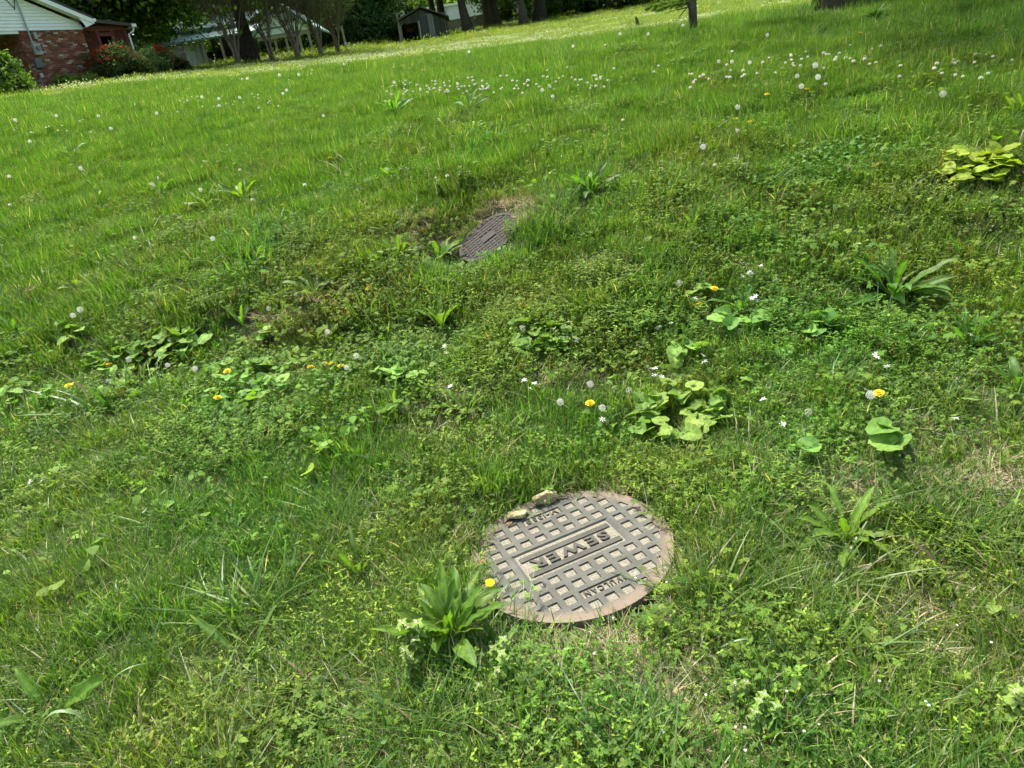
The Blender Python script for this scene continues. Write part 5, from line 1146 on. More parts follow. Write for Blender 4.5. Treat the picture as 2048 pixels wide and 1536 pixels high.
# multi-stemmed trees with fine bare twigs
M_twig = M('grey_twigs', (.17, .14, .105), .9, .1, var=(.09, .07, .055), scale=10)
def myrtle(px, py, r, H, spread, nst, nleaf, cols, label, seed):
    R_ = random.Random(seed); p = at_r(px, py, r); t = thing('crape_myrtle', label, 'multi-stemmed tree', p); st = MB(); tw = MB(); tips = []
    def twig(s, d, L, rad, lev):
        e = s+d*L; m = s.lerp(e, .5)+Vector((R_.gauss(0, .04), R_.gauss(0, .04), .02))*L; tw.tube([s, m, e], [rad, rad*.7, rad*.35], 3, cap=False); tips.append(e)
        if lev:
            for _ in range(3):
                dd = (d+Vector((R_.gauss(0, .38), R_.gauss(0, .38), R_.uniform(-.1, .35)))).normalized(); twig(m.lerp(e, R_.random()), dd, L*R_.uniform(.5, .8), rad*.55, lev-1)
    for k in range(nst):
        a = 6.283*k/nst+R_.gauss(0, .3); q = R_.uniform(.4, 1)*spread; pts = [Vector((math.cos(a)*q*(j/6)**1.3+R_.gauss(0, .03), math.sin(a)*q*(j/6)**1.3+R_.gauss(0, .03), H*.72*j/6)) for j in range(7)]
        pts[0] = Vector((math.cos(a)*.12, math.sin(a)*.12, -.1)); st.tube(pts, [.065*(1-.75*j/6) for j in range(7)], 6)
        for j in range(2, 7):
            for _ in range(4):
                d = Vector((math.cos(a)*.35+R_.gauss(0, .4), math.sin(a)*.35+R_.gauss(0, .4), 1)).normalized(); twig(pts[j], d, H*.27, .016, 2)
    st.build('stem', M_barkp, t, smooth=True); tw.build('twigs', M_twig, t)
    lf = MB(); g = R_
    for _ in range(nleaf):
        e = g.choice(tips)+Vector((g.gauss(0, .1), g.gauss(0, .1), g.gauss(0, .1))); d = Vector((g.gauss(0, 1), g.gauss(0, 1), g.gauss(0, .5))).normalized(); s_ = d.cross(Vector((0, 0, 1))).normalized()*.025
        lf.add([e, e+d*.05+s_, e+d*.1, e+d*.05-s_], [(0, 1, 2, 3)], cvar(g.choice(cols), .2))
    lf.build('leaves', M_crown, t); return t
OL = [(.16, .17, .045), (.12, .15, .04), (.18, .16, .06), (.09, .12, .03)]
myrtle(477, 130, 44, 5.2, 1.5, 7, 900, OL, 'bare-twigged multi-stemmed tree left of the thick dark trunk', 1)
myrtle(545, 119, 44.5, 5.0, 1.2, 6, 2600, OL, 'vase-shaped multi-stemmed tree right of the thick dark trunk', 2)
myrtle(597, 115, 45, 5.0, 1.2, 7, 2600, OL, 'multi-stemmed tree with dark mulch at its foot', 3)
myrtle(642, 108, 47, 4.8, 1.3, 6, 9000, MG, 'leafy multi-stemmed bush left of the wooden post', 4)
myrtle(676, 101, 50, 4.4, 1.2, 6, 8000, MG, 'leafy multi-stemmed bush touching the wooden post', 5)
# sapling in the middle of the meadow
p = at_r(1387, 72, 9.0); p = ground_at(1387, 74); dS = dist(p); t = thing('pine_sapling', 'slim grey sapling with drooping needled branch on its left', 'sapling', p); mb = MB()
rT = 7.0*dS/FPX; mb.tube([(.005, 0, -.1), (.0, 0, .02), (-.0, 0, .5), (.02, 0, 1.2), (0, 0, 2.2), (.03, 0, 3.6)], [rT*1.25, rT*1.08, rT*.98, rT*.85, rT*.6, rT*.15], 12); mb.build('trunk', M_bark, t, smooth=True)
nb = MB(); nd = MB()
def needles(a, b, n, L=.05):
    for _ in range(n):
        q = a.lerp(b, rnd.random()); d = ((b-a).normalized()+Vector((rnd.gauss(0, .6), rnd.gauss(0, .6), rnd.gauss(0, .6)))).normalized(); s_ = d.cross(Vector((0, 0, 1))).normalized()*.0022; nd.add([q-s_, q+s_, q+d*L*rnd.uniform(.6, 1.2)], [(0, 1, 2)], cvar(rnd.choice(MG+LG[:1]), .2))
def branch(z, az, L, droop=.1, n=5, dead=False):
    d = Vector((math.sin(az), math.cos(az), 0)); pts = [Vector((0, 0, z))+d*L*k/5+Vector((0, 0, -droop*L*(k/5)**1.6+.05*L*k/5)) for k in range(6)]; nb.tube(pts, [.009*(1-.8*k/5) for k in range(6)], 5)
    for k in range(1, 6):
        for sg in (-1, 1):
            if dead and sg > 0: continue
            dd = (d+d.cross(Vector((0, 0, 1)))*sg*.9+Vector((0, 0, rnd.uniform(-.4, .15)))).normalized(); e = pts[k]+dd*L*.32*(1.2-k/6); nb.tube([pts[k], e], [.003, .001], 3, cap=False)
            if not dead: needles(pts[k], e, 110)
        if not dead: needles(pts[k-1], pts[k], 50)
branch(.36, math.radians(-88), .52, .0); branch(.40, math.radians(-75), .46, .0); branch(.33, math.radians(-60), .3, .1, dead=True); branch(.35, math.radians(-95), .24, .9, dead=True); branch(.38, math.radians(-100), .42, .12); branch(.42, math.radians(-85), .5, .1)
for k in range(16): branch(.9+k*.17, k*2.4, .75-.03*k, rnd.uniform(-.1, .2))
nb.build('branches', M_barkd, t); nd.build('needles', M_crown, t)
mb = MB(); mb.tube([(-.02, -rT*.7, .17), (-.05, -rT, .3), (-.09, -rT*1.0, .38), (-.07, -rT*.5, .43)], .006, 5); mb.build('dead_twig', M_barkd, t)
# foot of the big tree on the right
tree(1735, 16, 10.8, 12, 8.2, 4.0, 3.0, .36, MG, 'thick grey tree foot cut off by the top edge on the right', 'shade_tree', nl=9000, ncl=90, ls=.13, seed=41, flare=2.0)

# ------------------------------------------------------------------ shrubs by the houses
M_flw = leafmat('rose_petals', trans=.3, rough=.6, spec=.2, jit=.1, hv=0)
def bush(px, py, r, w_, h, cols, label, nl=7000, ls=.05, flowers=None, nf=0, seed=1, cat='shrub', name='garden_shrub', cz=None, hollow=.4):
    p = at_r(px, py, r); t = thing(name, label, cat, p); me, cc = crown_mesh('foliage', w_, h*.55, 60, nl, ls, cols, seed, hollow=hollow, csize=.6); ob('foliage', me, t, (0, 0, h*.5))
    mb = MB(); g = random.Random(seed)
    for k in range(8): a = k*.785; mb.tube([(0, 0, -.2), (math.cos(a)*w_*.3, math.sin(a)*w_*.3, h*.4), (math.cos(a)*w_*.6, math.sin(a)*w_*.6, h*.75)], [.02, .012, .005], 4)
    mb.build('stems', M_twig, t)
    if nf:
        fl = MB()
        for k in range(nf):
            a = g.uniform(0, 6.28); e = g.uniform(.05, 1.35); q = Vector((math.cos(a)*math.cos(e)*w_*1.08, math.sin(a)*math.cos(e)*w_*1.08, h*.5+math.sin(e)*h*.62)); s_ = g.uniform(.04, .07)
            for j in range(6): b = j*1.05; d = Vector((math.cos(b), math.sin(b), g.uniform(-.2, .9))).normalized(); flat_leaf(fl, q, d, (0, 0, 1), s_, s_, cvar(flowers, .15), (.5, 1, 1, .5), .3, .2)
        fl.build('blossoms', M_flw, t)
    return t
bush(6, 172, 33, .85, 1.45, LG[:1]+MG, 'bright green shrub at the left edge before the brick wall', 9000, .06, seed=51)
bush(32, 178, 32.5, .6, .7, MG, 'lower green shrub right of the bright one before the brick wall', 5000, .06, seed=52)
bush(142, 158, 36, .65, .42, MG, 'low grassy plants at the foot of the brick wall', 4000, .07, seed=53, name='border_plant')
bush(172, 155, 36.5, .5, .42, MG+LG, 'low plants at the right corner of the brick wall', 4000, .07, seed=54, name='border_plant')
ROSE = (.55, .035, .045)
bush(232, 150, 37.5, 1.0, 1.35, [(.05, .085, .03), (.07, .10, .04), (.04, .07, .025)], 'large rose bush with many red blooms before the lattice porch', 10000, .05, ROSE, 190, 55, name='rose_bush')
bush(270, 148, 38, .7, .95, [(.06, .09, .03), (.09, .11, .05)], 'rose bush with few pinkish blooms right of the large one', 6000, .05, (.6, .12, .12), 70, 56, name='rose_bush')
bush(297, 142, 39, .75, 1.15, [(.09, .17, .06), (.12, .20, .08)], 'feathery pale green shrub between the two red rose bushes', 9000, .06, seed=57)
bush(326, 138, 39.5, .55, 1.2, [(.05, .085, .03), (.07, .10, .04)], 'rose bush with a bright crimson cluster right of the feathery shrub', 7000, .05, (.66, .012, .06), 190, 58, name='rose_bush')
bush(352, 136, 41, .5, .8, [(.035, .05, .018), (.05, .06, .02), (.09, .08, .03)], 'dark rounded shrub before the window of the green-roofed house', 7000, .05, seed=59)
bush(366, 134, 42, .35, .42, MG, 'small green shrub at the corner of the white board wall', 3000, .05, seed=60)

# ------------------------------------------------------------------ the brick house
M_brick = leafmat('old_brick', trans=0, rough=.9, spec=.15, jit=0, hv=.15, wscale=3)
M_mortar = M('mortar', (.30, .25, .20), .95, .1, var=(.20, .16, .13), scale=12)
M_white = M('white_vinyl', (.82, .84, .84), .5, .3, var=(.76, .78, .79), scale=3)
M_soff = M('white_soffit', (.82, .83, .82), .6, .3)
M_shing = M('dark_shingles', (.10, .09, .085), .95, .1, var=(.06, .055, .05), scale=20, bump=.4)
M_redwd = M('red_brown_painted_wood', (.17, .055, .04), .8, .2, var=(.11, .035, .028), scale=9)
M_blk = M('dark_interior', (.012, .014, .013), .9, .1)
M_galv = M('grey_metal', (.36, .37, .37), .5, .4, var=(.27, .28, .28), scale=30)
M_glass = M('window_glass', (.10, .12, .14), .08, .6)
HR = 38.0
dq = ray(163, 55); aq = math.atan2(dq[0], dq[1]); HQ = np.array([HR*math.sin(aq), HR*math.cos(aq), 0])
HQ[2] = float(terrain(HQ[0], HQ[1])) - .35
dv = ray(1892, 24); av = math.atan2(dv[0], dv[1]); HX = np.array([math.sin(av), math.cos(av), 0]); HY = np.array([-HX[1], HX[0], 0])
def hl(px, py, off=0.0):     # line of sight onto the house's front plane (or one parallel to it, off metres behind)
    d = ray(px, py); P0 = HQ+HY*off; t = ((P0-np.array([0, 0, EYE]))@HY)/(d@HY); P = d*t+np.array([0, 0, EYE])-HQ
    return float(P@HX), float(P[2])
house = thing('brick_house', 'brick house with white sided gable and lattice porch at the upper left', 'house', tuple(HQ), (0, 0, math.atan2(HX[1], HX[0])))
xl, _z = hl(35, 60); ze = hl(163, 56)[1]; xr = 0.0
print('house wall', xl, ze)
bm_ = MB(); bm_.box((xl+.01, .02, -.6), (-.01, .3, ze)); bm_.box((xl+.02, .3, -.6), (xl+.3, 5, ze)); bm_.build('mortar_wall', M_mortar, house)
bk = MB(); BC = [(.20, .075, .045), (.17, .06, .038), (.24, .10, .06), (.14, .05, .035), (.28, .17, .12), (.21, .085, .05)]
nc = int((ze+.5)/.076)
for c_ in range(nc):
    z = -.5+c_*.0762; x = xl + (-.1 if c_ % 2 else 0)
    while x < -.01:
        x0 = max(x, xl); x1 = min(x+.203, 0)
        col = cvar(rnd.choice(BC), .22) if rnd.random() > .07 else cvar((.42, .34, .27), .15)
        if x1-x0 > .03: j = rnd.uniform(-.004, .006); bk.box((x0, -j, z), (x1-.011, .03, z+.064), col)
        x += .214
    y = .02+(.1 if c_ % 2 else 0)
    while y < 4.5:
        y1 = y+.203; j = rnd.uniform(-.003, .005); bk.box((xl-j, y, z), (xl+.03, y1-.01, z+.064), cvar(rnd.choice(BC), .22)); y += .214
o = bk.build('brickwork', M_brick, house); o['kind'] = 'stuff'
# gable of lapped boards
xt, zt = hl(186, 46, -.35); xa, za = hl(76, 0, -.35); sl_ = (za-zt)/(xt-xa); print('rake slope', sl_, xt, zt)
W2 = 10.2; ridx = xt-W2/2-.0; lw = .125; zb = ze+.0
def rake_z(x): return zt + (xt-x)*sl_ if x > ridx else zt+(xt-ridx)*sl_-(ridx-x)*sl_
ztop = rake_z(ridx); k = 0; z = zb-.05
while z < ztop-.35:
    z1 = z+lw; xR = xt-.02-max(0, (z1-zt+.12)/sl_); xR = min(xR, .03); xL = 2*ridx-xR
    xR0 = min(xt-.02-max(0, (z-zt+.12)/sl_), .03); xL0 = 2*ridx-xR0
    mb = MB(); mb.add([(xL0, -.035, z), (xR0, -.035, z), (xR, -.008, z1), (xL, -.008, z1), (xL0, -.005, z), (xR0, -.005, z)], [(0, 1, 2, 3), (4, 5, 1, 0)]); mb.build('siding_board', M_white, house); z = z1
mb = MB(); mb.add([(2*ridx, .01, zb-.06), (.02, .01, zb-.06), (ridx, .01, ztop)], [(0, 1, 2)]); mb.build('gable_backing', M_white, house)
for sg in (1, -1):
    e = xt if sg > 0 else 2*ridx-xt; n_ = Vector((sg*sl_, 0, 1)).normalized()
    P = [Vector((e+sg*.05, -.42, zt-.05*sl_)), Vector((ridx, -.42, ztop))]
    rf = MB(); a_, b_ = P; v = []
    for q in (a_, b_):
        for yy_ in (-.42, 9.5):
            for dz in (0, .09): v.append((q.x, yy_, q.z+dz+.17))
    rf.add(v, [(0, 1, 5, 4), (2, 6, 7, 3), (1, 3, 7, 5), (0, 4, 6, 2), (0, 2, 3, 1), (4, 5, 7, 6)]); rf.build('roof', M_shing, house)
    fc = MB(); fc.add([(e+sg*.03, -.41, zt-.03), (e+sg*.03, -.41, zt+.15), (ridx, -.41, ztop+.15), (ridx, -.41, ztop-.03)]+[(e+sg*.03, -.38, zt-.03), (e+sg*.03, -.38, zt+.15), (ridx, -.38, ztop+.15), (ridx, -.38, ztop-.03)], [(0, 1, 2, 3), (4, 7, 6, 5), (0, 3, 7, 4), (1, 5, 6, 2), (0, 4, 5, 1)]); fc.build('rake_board', M_white, house)
    sf = MB(); sf.add([(e, -.375, zt-.01), (ridx, -.375, ztop-.01), (ridx, -.03, ztop-.01), (e, -.03, zt-.01)], [(0, 1, 2, 3)]); sf.build('soffit', M_soff, house)
# return box at the eave end
mb = MB(); mb.add([(-.02, -.38, ze-.03), (xt+.04, -.38, zt-.02), (xt+.04, -.38, zt+.13), (-.25, -.38, zt+.28), (-.02, .3, ze-.03), (xt+.04, .3, zt-.02), (xt+.04, .3, zt+.13), (-.25, .3, zt+.28)], [(0, 1, 2, 3), (4, 7, 6, 5), (0, 4, 5, 1), (1, 5, 6, 2), (3, 2, 6, 7)]); mb.build('eave_return', M_white, house)
mb = MB(); mb.box((xt+.03, -.40, zt+.05), (xt+.15, 9, zt+.17)); mb.build('gutter', M_white, house)
mb = MB(); mb.box((2*ridx+.3, .0, -.6), (2*ridx+.6, 5, ze)); mb.build('porch_pier', M_mortar, house)
mb = MB(); mb.box((2*ridx+.3, .0, ze-.16), (xl+.0, .12, ze-.02)); mb.build('porch_beam', M_white, house)
# service mast and boxes
x1, z1 = hl(36, 4, -.12); x2, z2 = hl(68, 92, -.12); mb = MB(); mb.tube([(x2, -.10, z2), (x2, -.10, z1+.1)], .03, 8); mb.build('service_mast', M_galv, house)
mb = MB(); mb.tube([(x2, -.10, z1+.1), (x2-.02, -.12, z1+.2), (x2-.1, -.16, z1+.14)], [.045, .05, .04], 8); wh = mb.build('weatherhead', M_blk, house)
mb = MB()
for j in range(3): mb.tube([(x2-.1, -.16, z1+.14-.03*j), (x2-.3, -.3, z1-.25-.03*j), (x2-.75, -.8, z1-.05-.02*j), (x2-5, -4.5, z1+.25), (x2-14, -12, z1+1.0)], .008, 4)
mb.build('service_wires', M_blk, house)
def wallbox(px, py, w_, h_, d_, name, mat, y0=-.01):
    x, z = hl(px, py); mb = MB(); mb.box((x-w_/2, y0-d_, z-h_/2), (x+w_/2, y0, z+h_/2)); return mb.build(name, mat, house), x, z
mbx, x, z = wallbox(72, 99, .27, .42, .16, 'meter_box', M_galv); mb = MB(); mb.tube([(x, -.17, z+.03), (x, -.27, z+.03)], [.085, .08], 12); mb.build('meter_dial', M_glass, mbx)
wallbox(75, 127, .28, .34, .14, 'grey_utility_box', M('slate_plastic', (.11, .12, .13), .6, .3)); wallbox(69, 72, .11, .26, .10, 'small_conduit_box', M_galv); wallbox(82, 151, .12, .17, .08, 'beige_outlet_box', M('beige_plastic', (.45, .42, .36), .6, .3))
x, z = hl(82, 160); mb = MB(); mb.tube([(x, -.03, z+.1), (x+.01, -.03, -.3)], .012, 5); mb.build('conduit', M_galv, house)
# lattice porch to the right
OFF = .25
px0, pz0 = hl(165, 60, OFF); pxr, pzt = hl(247, 51, OFF); pxb, _ = hl(262, 108, OFF); zf = -.5
print('porch', px0, pxr, pxb, pzt)
pr = MB(); y_ = OFF
pr.box((.02, y_-.05, pzt-.20), (pxr, y_+.05, pzt)); pr.build('header_beam', M_redwd, house)
dxl, dzt = hl(198, 73, OFF); dxr, _ = hl(222, 72, OFF)
for (a_, b_) in ((.02, .12), (dxl-.14, dxl), (dxr, dxr+.14), (pxr-.1, pxr)): mb = MB(); mb.box((a_, y_-.05, zf), (b_, y_+.05, pzt-.2)); mb.build('porch_post', M_redwd, house)
mb = MB(); mb.box((dxl, y_-.045, dzt), (dxr, y_+.045, dzt+.14)); mb.build('door_header', M_redwd, house)
lt = MB(); sp = .115
def lattice(x0, x1, z0, z1):
    for sg in (1, -1):
        c = (x0+z0 if sg > 0 else z0-x1)
        while c < (x1+z1 if sg > 0 else z1-x0):
            # strip along z = c - x (sg>0) or z = c + x
            xs = [x0, x1]; pts = []
            for x in np.linspace(x0, x1, 2): pass
            if sg > 0: xa_, xb_ = max(x0, c-z1), min(x1, c-z0); A, B = (xa_, c-xa_), (xb_, c-xb_)
            else: xa_, xb_ = max(x0, z0-c), min(x1, z1-c); A, B = (xa_, c+xa_), (xb_, c+xb_)
            if xb_-xa_ > .02:
                h_ = .020; yy_ = y_+(-.012 if sg > 0 else .003)
                lt.add([(A[0], yy_, A[1]-h_), (B[0], yy_, B[1]-h_), (B[0], yy_, B[1]+h_), (A[0], yy_, A[1]+h_)]+[(A[0], yy_+.009, A[1]-h_), (B[0], yy_+.009, B[1]-h_), (B[0], yy_+.009, B[1]+h_), (A[0], yy_+.009, A[1]+h_)], [(0, 1, 2, 3), (7, 6, 5, 4), (0, 4, 5, 1), (3, 2, 6, 7)])
            c += sp
lattice(.12, dxl-.14, zf, pzt-.2); lattice(dxr+.14, pxr-.1, zf, pzt-.2); lattice(dxl-.14, dxr+.14, dzt+.14, pzt-.2)
o = lt.build('lattice_strips', M_redwd, house); o['kind'] = 'stuff'
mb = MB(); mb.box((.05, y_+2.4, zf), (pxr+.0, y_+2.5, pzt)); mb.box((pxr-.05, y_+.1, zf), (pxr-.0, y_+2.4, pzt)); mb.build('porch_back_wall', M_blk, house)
g0, h0 = hl(168, 36, OFF-.3); g1, h1 = hl(256, 47, OFF-.3)
mb = MB(); mb.prism([(0.2, h0+.0), (pxr+.25, h1), (pxr+.25, h1-.12), (0.2, h0-.14)], y_-.35, y_+3); mb.build('porch_roof', M_shing, house)
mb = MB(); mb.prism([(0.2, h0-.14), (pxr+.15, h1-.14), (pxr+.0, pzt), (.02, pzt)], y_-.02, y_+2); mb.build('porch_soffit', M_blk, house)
mb = MB(); mb.box((pxr+.16, y_-.4, h1-.15), (pxr+.36, y_+3, h1-.02)); mb.build('porch_gutter', M_white, house)
mb = MB(); mb.tube([(pxr+.26, y_-.3, h1-.15), (pxr+.22, y_-.25, h1-.3), (pxr+.05, y_-.1, h1-.42), (pxr+.04, y_-.1, -.4)], .045, 6); mb.build('downspout', M_white, house)

# ------------------------------------------------------------------ the green-roofed house
Y2 = 60.0
M_metal = M('pale_green_metal', (.30, .41, .37), .5, .4, var=(.25, .35, .31), scale=2)
M_rib = M('green_metal_trim', (.16, .25, .21), .5, .4)
M_board = M('grey_white_boards', (.72, .74, .71), .75, .2, var=(.62, .64, .62), scale=4)
M_post = M('weathered_post', (.50, .44, .34), .85, .2, var=(.24, .20, .15), scale=9)
M_conc = M('concrete', (.36, .35, .31), .9, .2, var=(.27, .26, .23), scale=3)
M_slab = M_conc
xo, zo = on_y(405, 130, Y2)
h2o = thing('green_roofed_house', 'low pale house with green metal roof and deep porch behind the trees', 'house', (xo, Y2, zo))
def L2_(px, py, off=0.0):
    x, z = on_y(px, py, Y2+off); return x-xo, z-zo
xL = L2_(311, 90)[0]; ze2 = L2_(314, 92)[1]; xR2 = L2_(575, 60)[0]; zw = L2_(314, 79, 2.4)[1]
print('house2', xL, xR2, ze2, zw)
def slope_roof(name, x0, x1, y0, z0, y1, z1, mat, th=.06):
    mb = MB(); mb.add([(x0, y0, z0), (x1, y0, z0), (x1, y1, z1), (x0, y1, z1), (x0, y0, z0-th), (x1, y0, z0-th), (x1, y1, z1-th), (x0, y1, z1-th)], [(0, 1, 2, 3), (7, 6, 5, 4), (0, 4, 5, 1), (1, 5, 6, 2), (3, 7, 4, 0)]); r_ = mb.build(name, mat, h2o)
    x = x0+.1; rb = MB()
    while x < x1: rb.add([(x-.02, y0-.005, z0), (x+.02, y0-.005, z0), (x+.02, y1, z1), (x-.02, y1, z1), (x-.012, y0-.005, z0+.045), (x+.012, y0-.005, z0+.045), (x+.012, y1, z1+.045), (x-.012, y1, z1+.045)], [(4, 5, 6, 7), (0, 4, 7, 3), (1, 2, 6, 5), (0, 1, 5, 4)]); x += .30
    rb.build('seam_ribs', mat, r_); return r_
slope_roof('porch_roof', xL, xR2, -.35, ze2, 2.4, zw, M_metal)
zm = L2_(314, 71, 2.1)[1]
mb = MB(); mb.box((xL, 2.05, zm-.22), (xR2-3.4, 2.4, zm-.04)); mb.build('fascia', M_rib, h2o)
slope_roof('main_roof', xL-.2, xR2-3.2, 1.9, zm, 7.5, zm+1.3, M_metal)
mb = MB(); mb.box((xL, -.36, ze2-.13), (xR2, -.30, ze2-.01)); mb.build('porch_fascia', M_rib, h2o)
x1b = L2_(404, 100)[0]; mb = MB(); mb.box((xL+.1, .2, -.5), (x1b, .35, ze2-.15)); mb.build('front_wall', M_board, h2o)
x = xL+.15
while x < x1b-.05: mb = MB(); mb.box((x, .16, -.5), (x+.05, .205, ze2-.16)); mb.build('wall_batten', M_board, h2o); x += .31
wx0, wz0 = L2_(351, 88); wx1, wz1 = L2_(372, 113)
wf = MB(); z0w, z1w = wz1-.25, wz0-.05; 
wf.box((wx0-.08, .14, z0w-.08), (wx1+.08, .159, z1w+.08)); f_ = wf.build('window', M_white, h2o)
mb = MB(); mb.box((wx0, .125, z0w), (wx1, .138, z1w)); mb.build('pane', M_glass, f_)
mb = MB(); mb.box((wx0, .11, (z0w+z1w)/2-.03), (wx1, .124, (z0w+z1w)/2+.03)); mb.build('sash_bar', M_white, f_)
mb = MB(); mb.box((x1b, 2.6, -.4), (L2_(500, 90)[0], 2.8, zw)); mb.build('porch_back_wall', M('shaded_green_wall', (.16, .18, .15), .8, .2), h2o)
mb = MB(); mb.box((x1b+.02, -.25, -.35), (xR2, 2.5, L2_(411, 131)[1])); mb.build('porch_floor', M_conc, h2o)
for px_ in (398, 409, 446, 505, 555, 578):
    x, _ = L2_(px_, 100); mb = MB(); mb.box((x-.08, -.15, -.4), (x+.08, .01, ze2-.14)); pst = mb.build('porch_post', M_post, h2o)
    mb = MB(); mb.tube([(x-.06, -.07, ze2-.55), (x-.38, -.07, ze2-.2)], .04, 4); mb.build('brace', M_post, pst)
# front gable on the right
ax, az_ = L2_(553, 8, -.6); bx, bz = L2_(627, 56, -.6); cx_ = 2*ax-bx
mb = MB(); mb.prism([(cx_, bz), (bx, bz), (ax, az_)], -.35, -.25); mb.build('gable_wall', M_white, h2o)
for (e_, nm) in ((bx, 1), (cx_, -1)):
    mb = MB(); mb.prism([(e_+nm*.15, bz-.02), (e_+nm*.15, bz+.12), (ax, az_+.20), (ax, az_+.06)], -.7, 6); mb.build('gable_roof', M_metal, h2o)
    mb = MB(); mb.prism([(e_+nm*.15, bz-.10), (e_+nm*.15, bz-.03), (ax, az_+.05), (ax, az_-.06)], -.72, -.66); mb.build('rake_trim', M_rib, h2o)
mb = MB(); mb.prism([(cx_+.2, bz-.28), (bx, bz-.28), (bx, bz-.02), (cx_+.2, bz-.02)], -.3, -.15); mb.build('carport_beam', M_post, h2o)
for px_ in (602, 622): x, _ = L2_(px_, 90, -.3); mb = MB(); mb.box((x-.08, -.3, -.3), (x+.08, -.14, bz-.28)); mb.build('carport_post', M_post, h2o)
# chairs and planter on the porch
M_chair = M('black_metal_mesh', (.02, .02, .022), .6, .3)
def chair(px, lab, rz):
    x, z = L2_(px, 126, 1.2); t = thing('porch_chair', lab, 'chair', (x+xo, Y2+1.2, zo+L2_(411, 131)[1]), (0, 0, rz))
    mb = MB(); mb.box((-.3, -.28, .38), (.3, .28, .44)); mb.build('seat', M_chair, t); mb = MB(); mb.box((-.3, .26, .44), (.3, .32, 1.0)); mb.build('backrest', M_chair, t)
    for a_ in (-.28, .28):
        for b_ in (-.26, .26): mb = MB(); mb.tube([(a_, b_, 0), (a_, b_, .4)], .02, 5); mb.build('leg', M_chair, t)
        mb = MB(); mb.box((a_-.03, -.28, .60), (a_+.03, .28, .64)); mb.build('armrest', M_chair, t)
chair(424, 'left dark chair on the porch of the green-roofed house', .3); chair(444, 'right dark chair on the porch beside the post', -.3); chair(460, 'dark chair at the right end of the porch behind twigs', -.6)
x, z = L2_(416, 126, .8); t = thing('planter', 'pale square planter on the porch beside the white board wall', 'planter', (x+xo, Y2+.8, zo+L2_(411, 131)[1])); mb = MB(); mb.box((-.32, -.25, 0), (.32, .25, .46)); mb.build('box', M_conc, t); mb = MB(); mb.box((-.34, -.27, .46), (.34, .27, .50)); mb.build('rim', M_conc, t)
# wooden post and parked car right of the bushes
p = at_r(693, 99, 52); t = thing('wooden_post', 'weathered wooden post with short arm right of the leafy bushes', 'post', p); mb = MB(); mb.box((-.055, -.055, -.2), (.055, .055, 1.62)); mb.build('post', M_post, t); mb = MB(); mb.box((-.45, -.03, 1.50), (-.06, .03, 1.56)); mb.build('arm', M_post, t)
def car(px, py, r, rz, label, col):
    p = at_r(px, py, r); t = thing('parked_car', label, 'car', p, (0, 0, rz)); Mb = M('car_paint', col, .3, .6)
    prof = [(-2.2, .35), (-2.25, .75), (-1.5, .95), (-.9, 1.45), (.8, 1.5), (1.6, 1.0), (2.2, .92), (2.25, .35)]; mb = MB(); mb.prism(prof, -.85, .85); mb.build('body', Mb, t)
    mb = MB(); mb.prism([(-1.35, .98), (-.85, 1.38), (.75, 1.42), (1.4, 1.0)], -.86, .86); mb.build('windows', M_glass, t)
    for a_ in (-1.4, 1.4):
        for s_ in (-.8, .8): mb = MB(); mb.tube([(a_, s_-.1, .33), (a_, s_+.1, .33)], .33, 16); wv = mb.build('wheel', M_blk, t); mb = MB(); mb.tube([(a_, s_-.11, .33), (a_, s_+.11, .33)], .18, 12); mb.build('hub', M_galv, wv)
car(703, 74, 98, .3, 'white car glimpsed behind the wooden post', (.75, .76, .78))

# ------------------------------------------------------------------ the old shed
YS = 63.0
M_old = leafmat('weathered_grey_planks', trans=0, rough=.95, spec=.1, jit=.22, hv=0, wscale=5)
def SX(px, py, off=0.0): x, z = on_y(px, py, YS+off); return x, z
bL, bR = SX(802, 86), SX(898, 77); tL, tR = SX(797, 45), SX(891, 38); ap = SX(840, 18)
so_, zs = bL[0], bL[1]
sh = thing('wooden_shed', 'old grey plank shed with open left bay and gabled roof', 'shed', (so_, YS, zs))
def rel(p): return (p[0]-so_, p[1]-zs)
bL, bR, tL, tR, ap = map(rel, (bL, bR, tL, tR, ap)); dW = bR[0]-bL[0]; NP = 30
oL = (rel(SX(806.5, 85))[0]-bL[0])/dW; oR = (rel(SX(843, 82))[0]-bL[0])/dW; dzt = rel(SX(820, 47))[1]
def topz(x): return tL[1]+(ap[1]-tL[1])*(x-tL[0])/(ap[0]-tL[0]) if x < ap[0] else ap[1]+(tR[1]-ap[1])*(x-ap[0])/(tR[0]-ap[0])
ga = (.066, .068, .062)
def plank(u0, u1, z0, z1, y, dy=.03, colr=None, parent=sh):
    # leaning planks: x shifts from the foot to the head like the frame does
    def xx(u, z): f = z/2.6; return bL[0]+(tL[0]-bL[0])*f + u*(dW*(1-f)+(tR[0]-tL[0])*f)
    mb = MB(); c = cvar(colr or ga, .3); zt0 = z1 if z1 is not None else topz(xx(u0, 2))-.02; zt1 = z1 if z1 is not None else topz(xx(u1, 2))-.02
    v = [(xx(u0, z0), y, z0), (xx(u1, z0), y, z0), (xx(u1, zt1), y, zt1), (xx(u0, zt0), y, zt0)]; v += [(a_, y+dy, b_) for a_, _, b_ in v]
    mb.add(v, [(0, 1, 2, 3), (7, 6, 5, 4), (0, 4, 5, 1), (1, 5, 6, 2), (3, 2, 6, 7), (0, 3, 7, 4)], c); return mb.build('plank', M_old, parent)
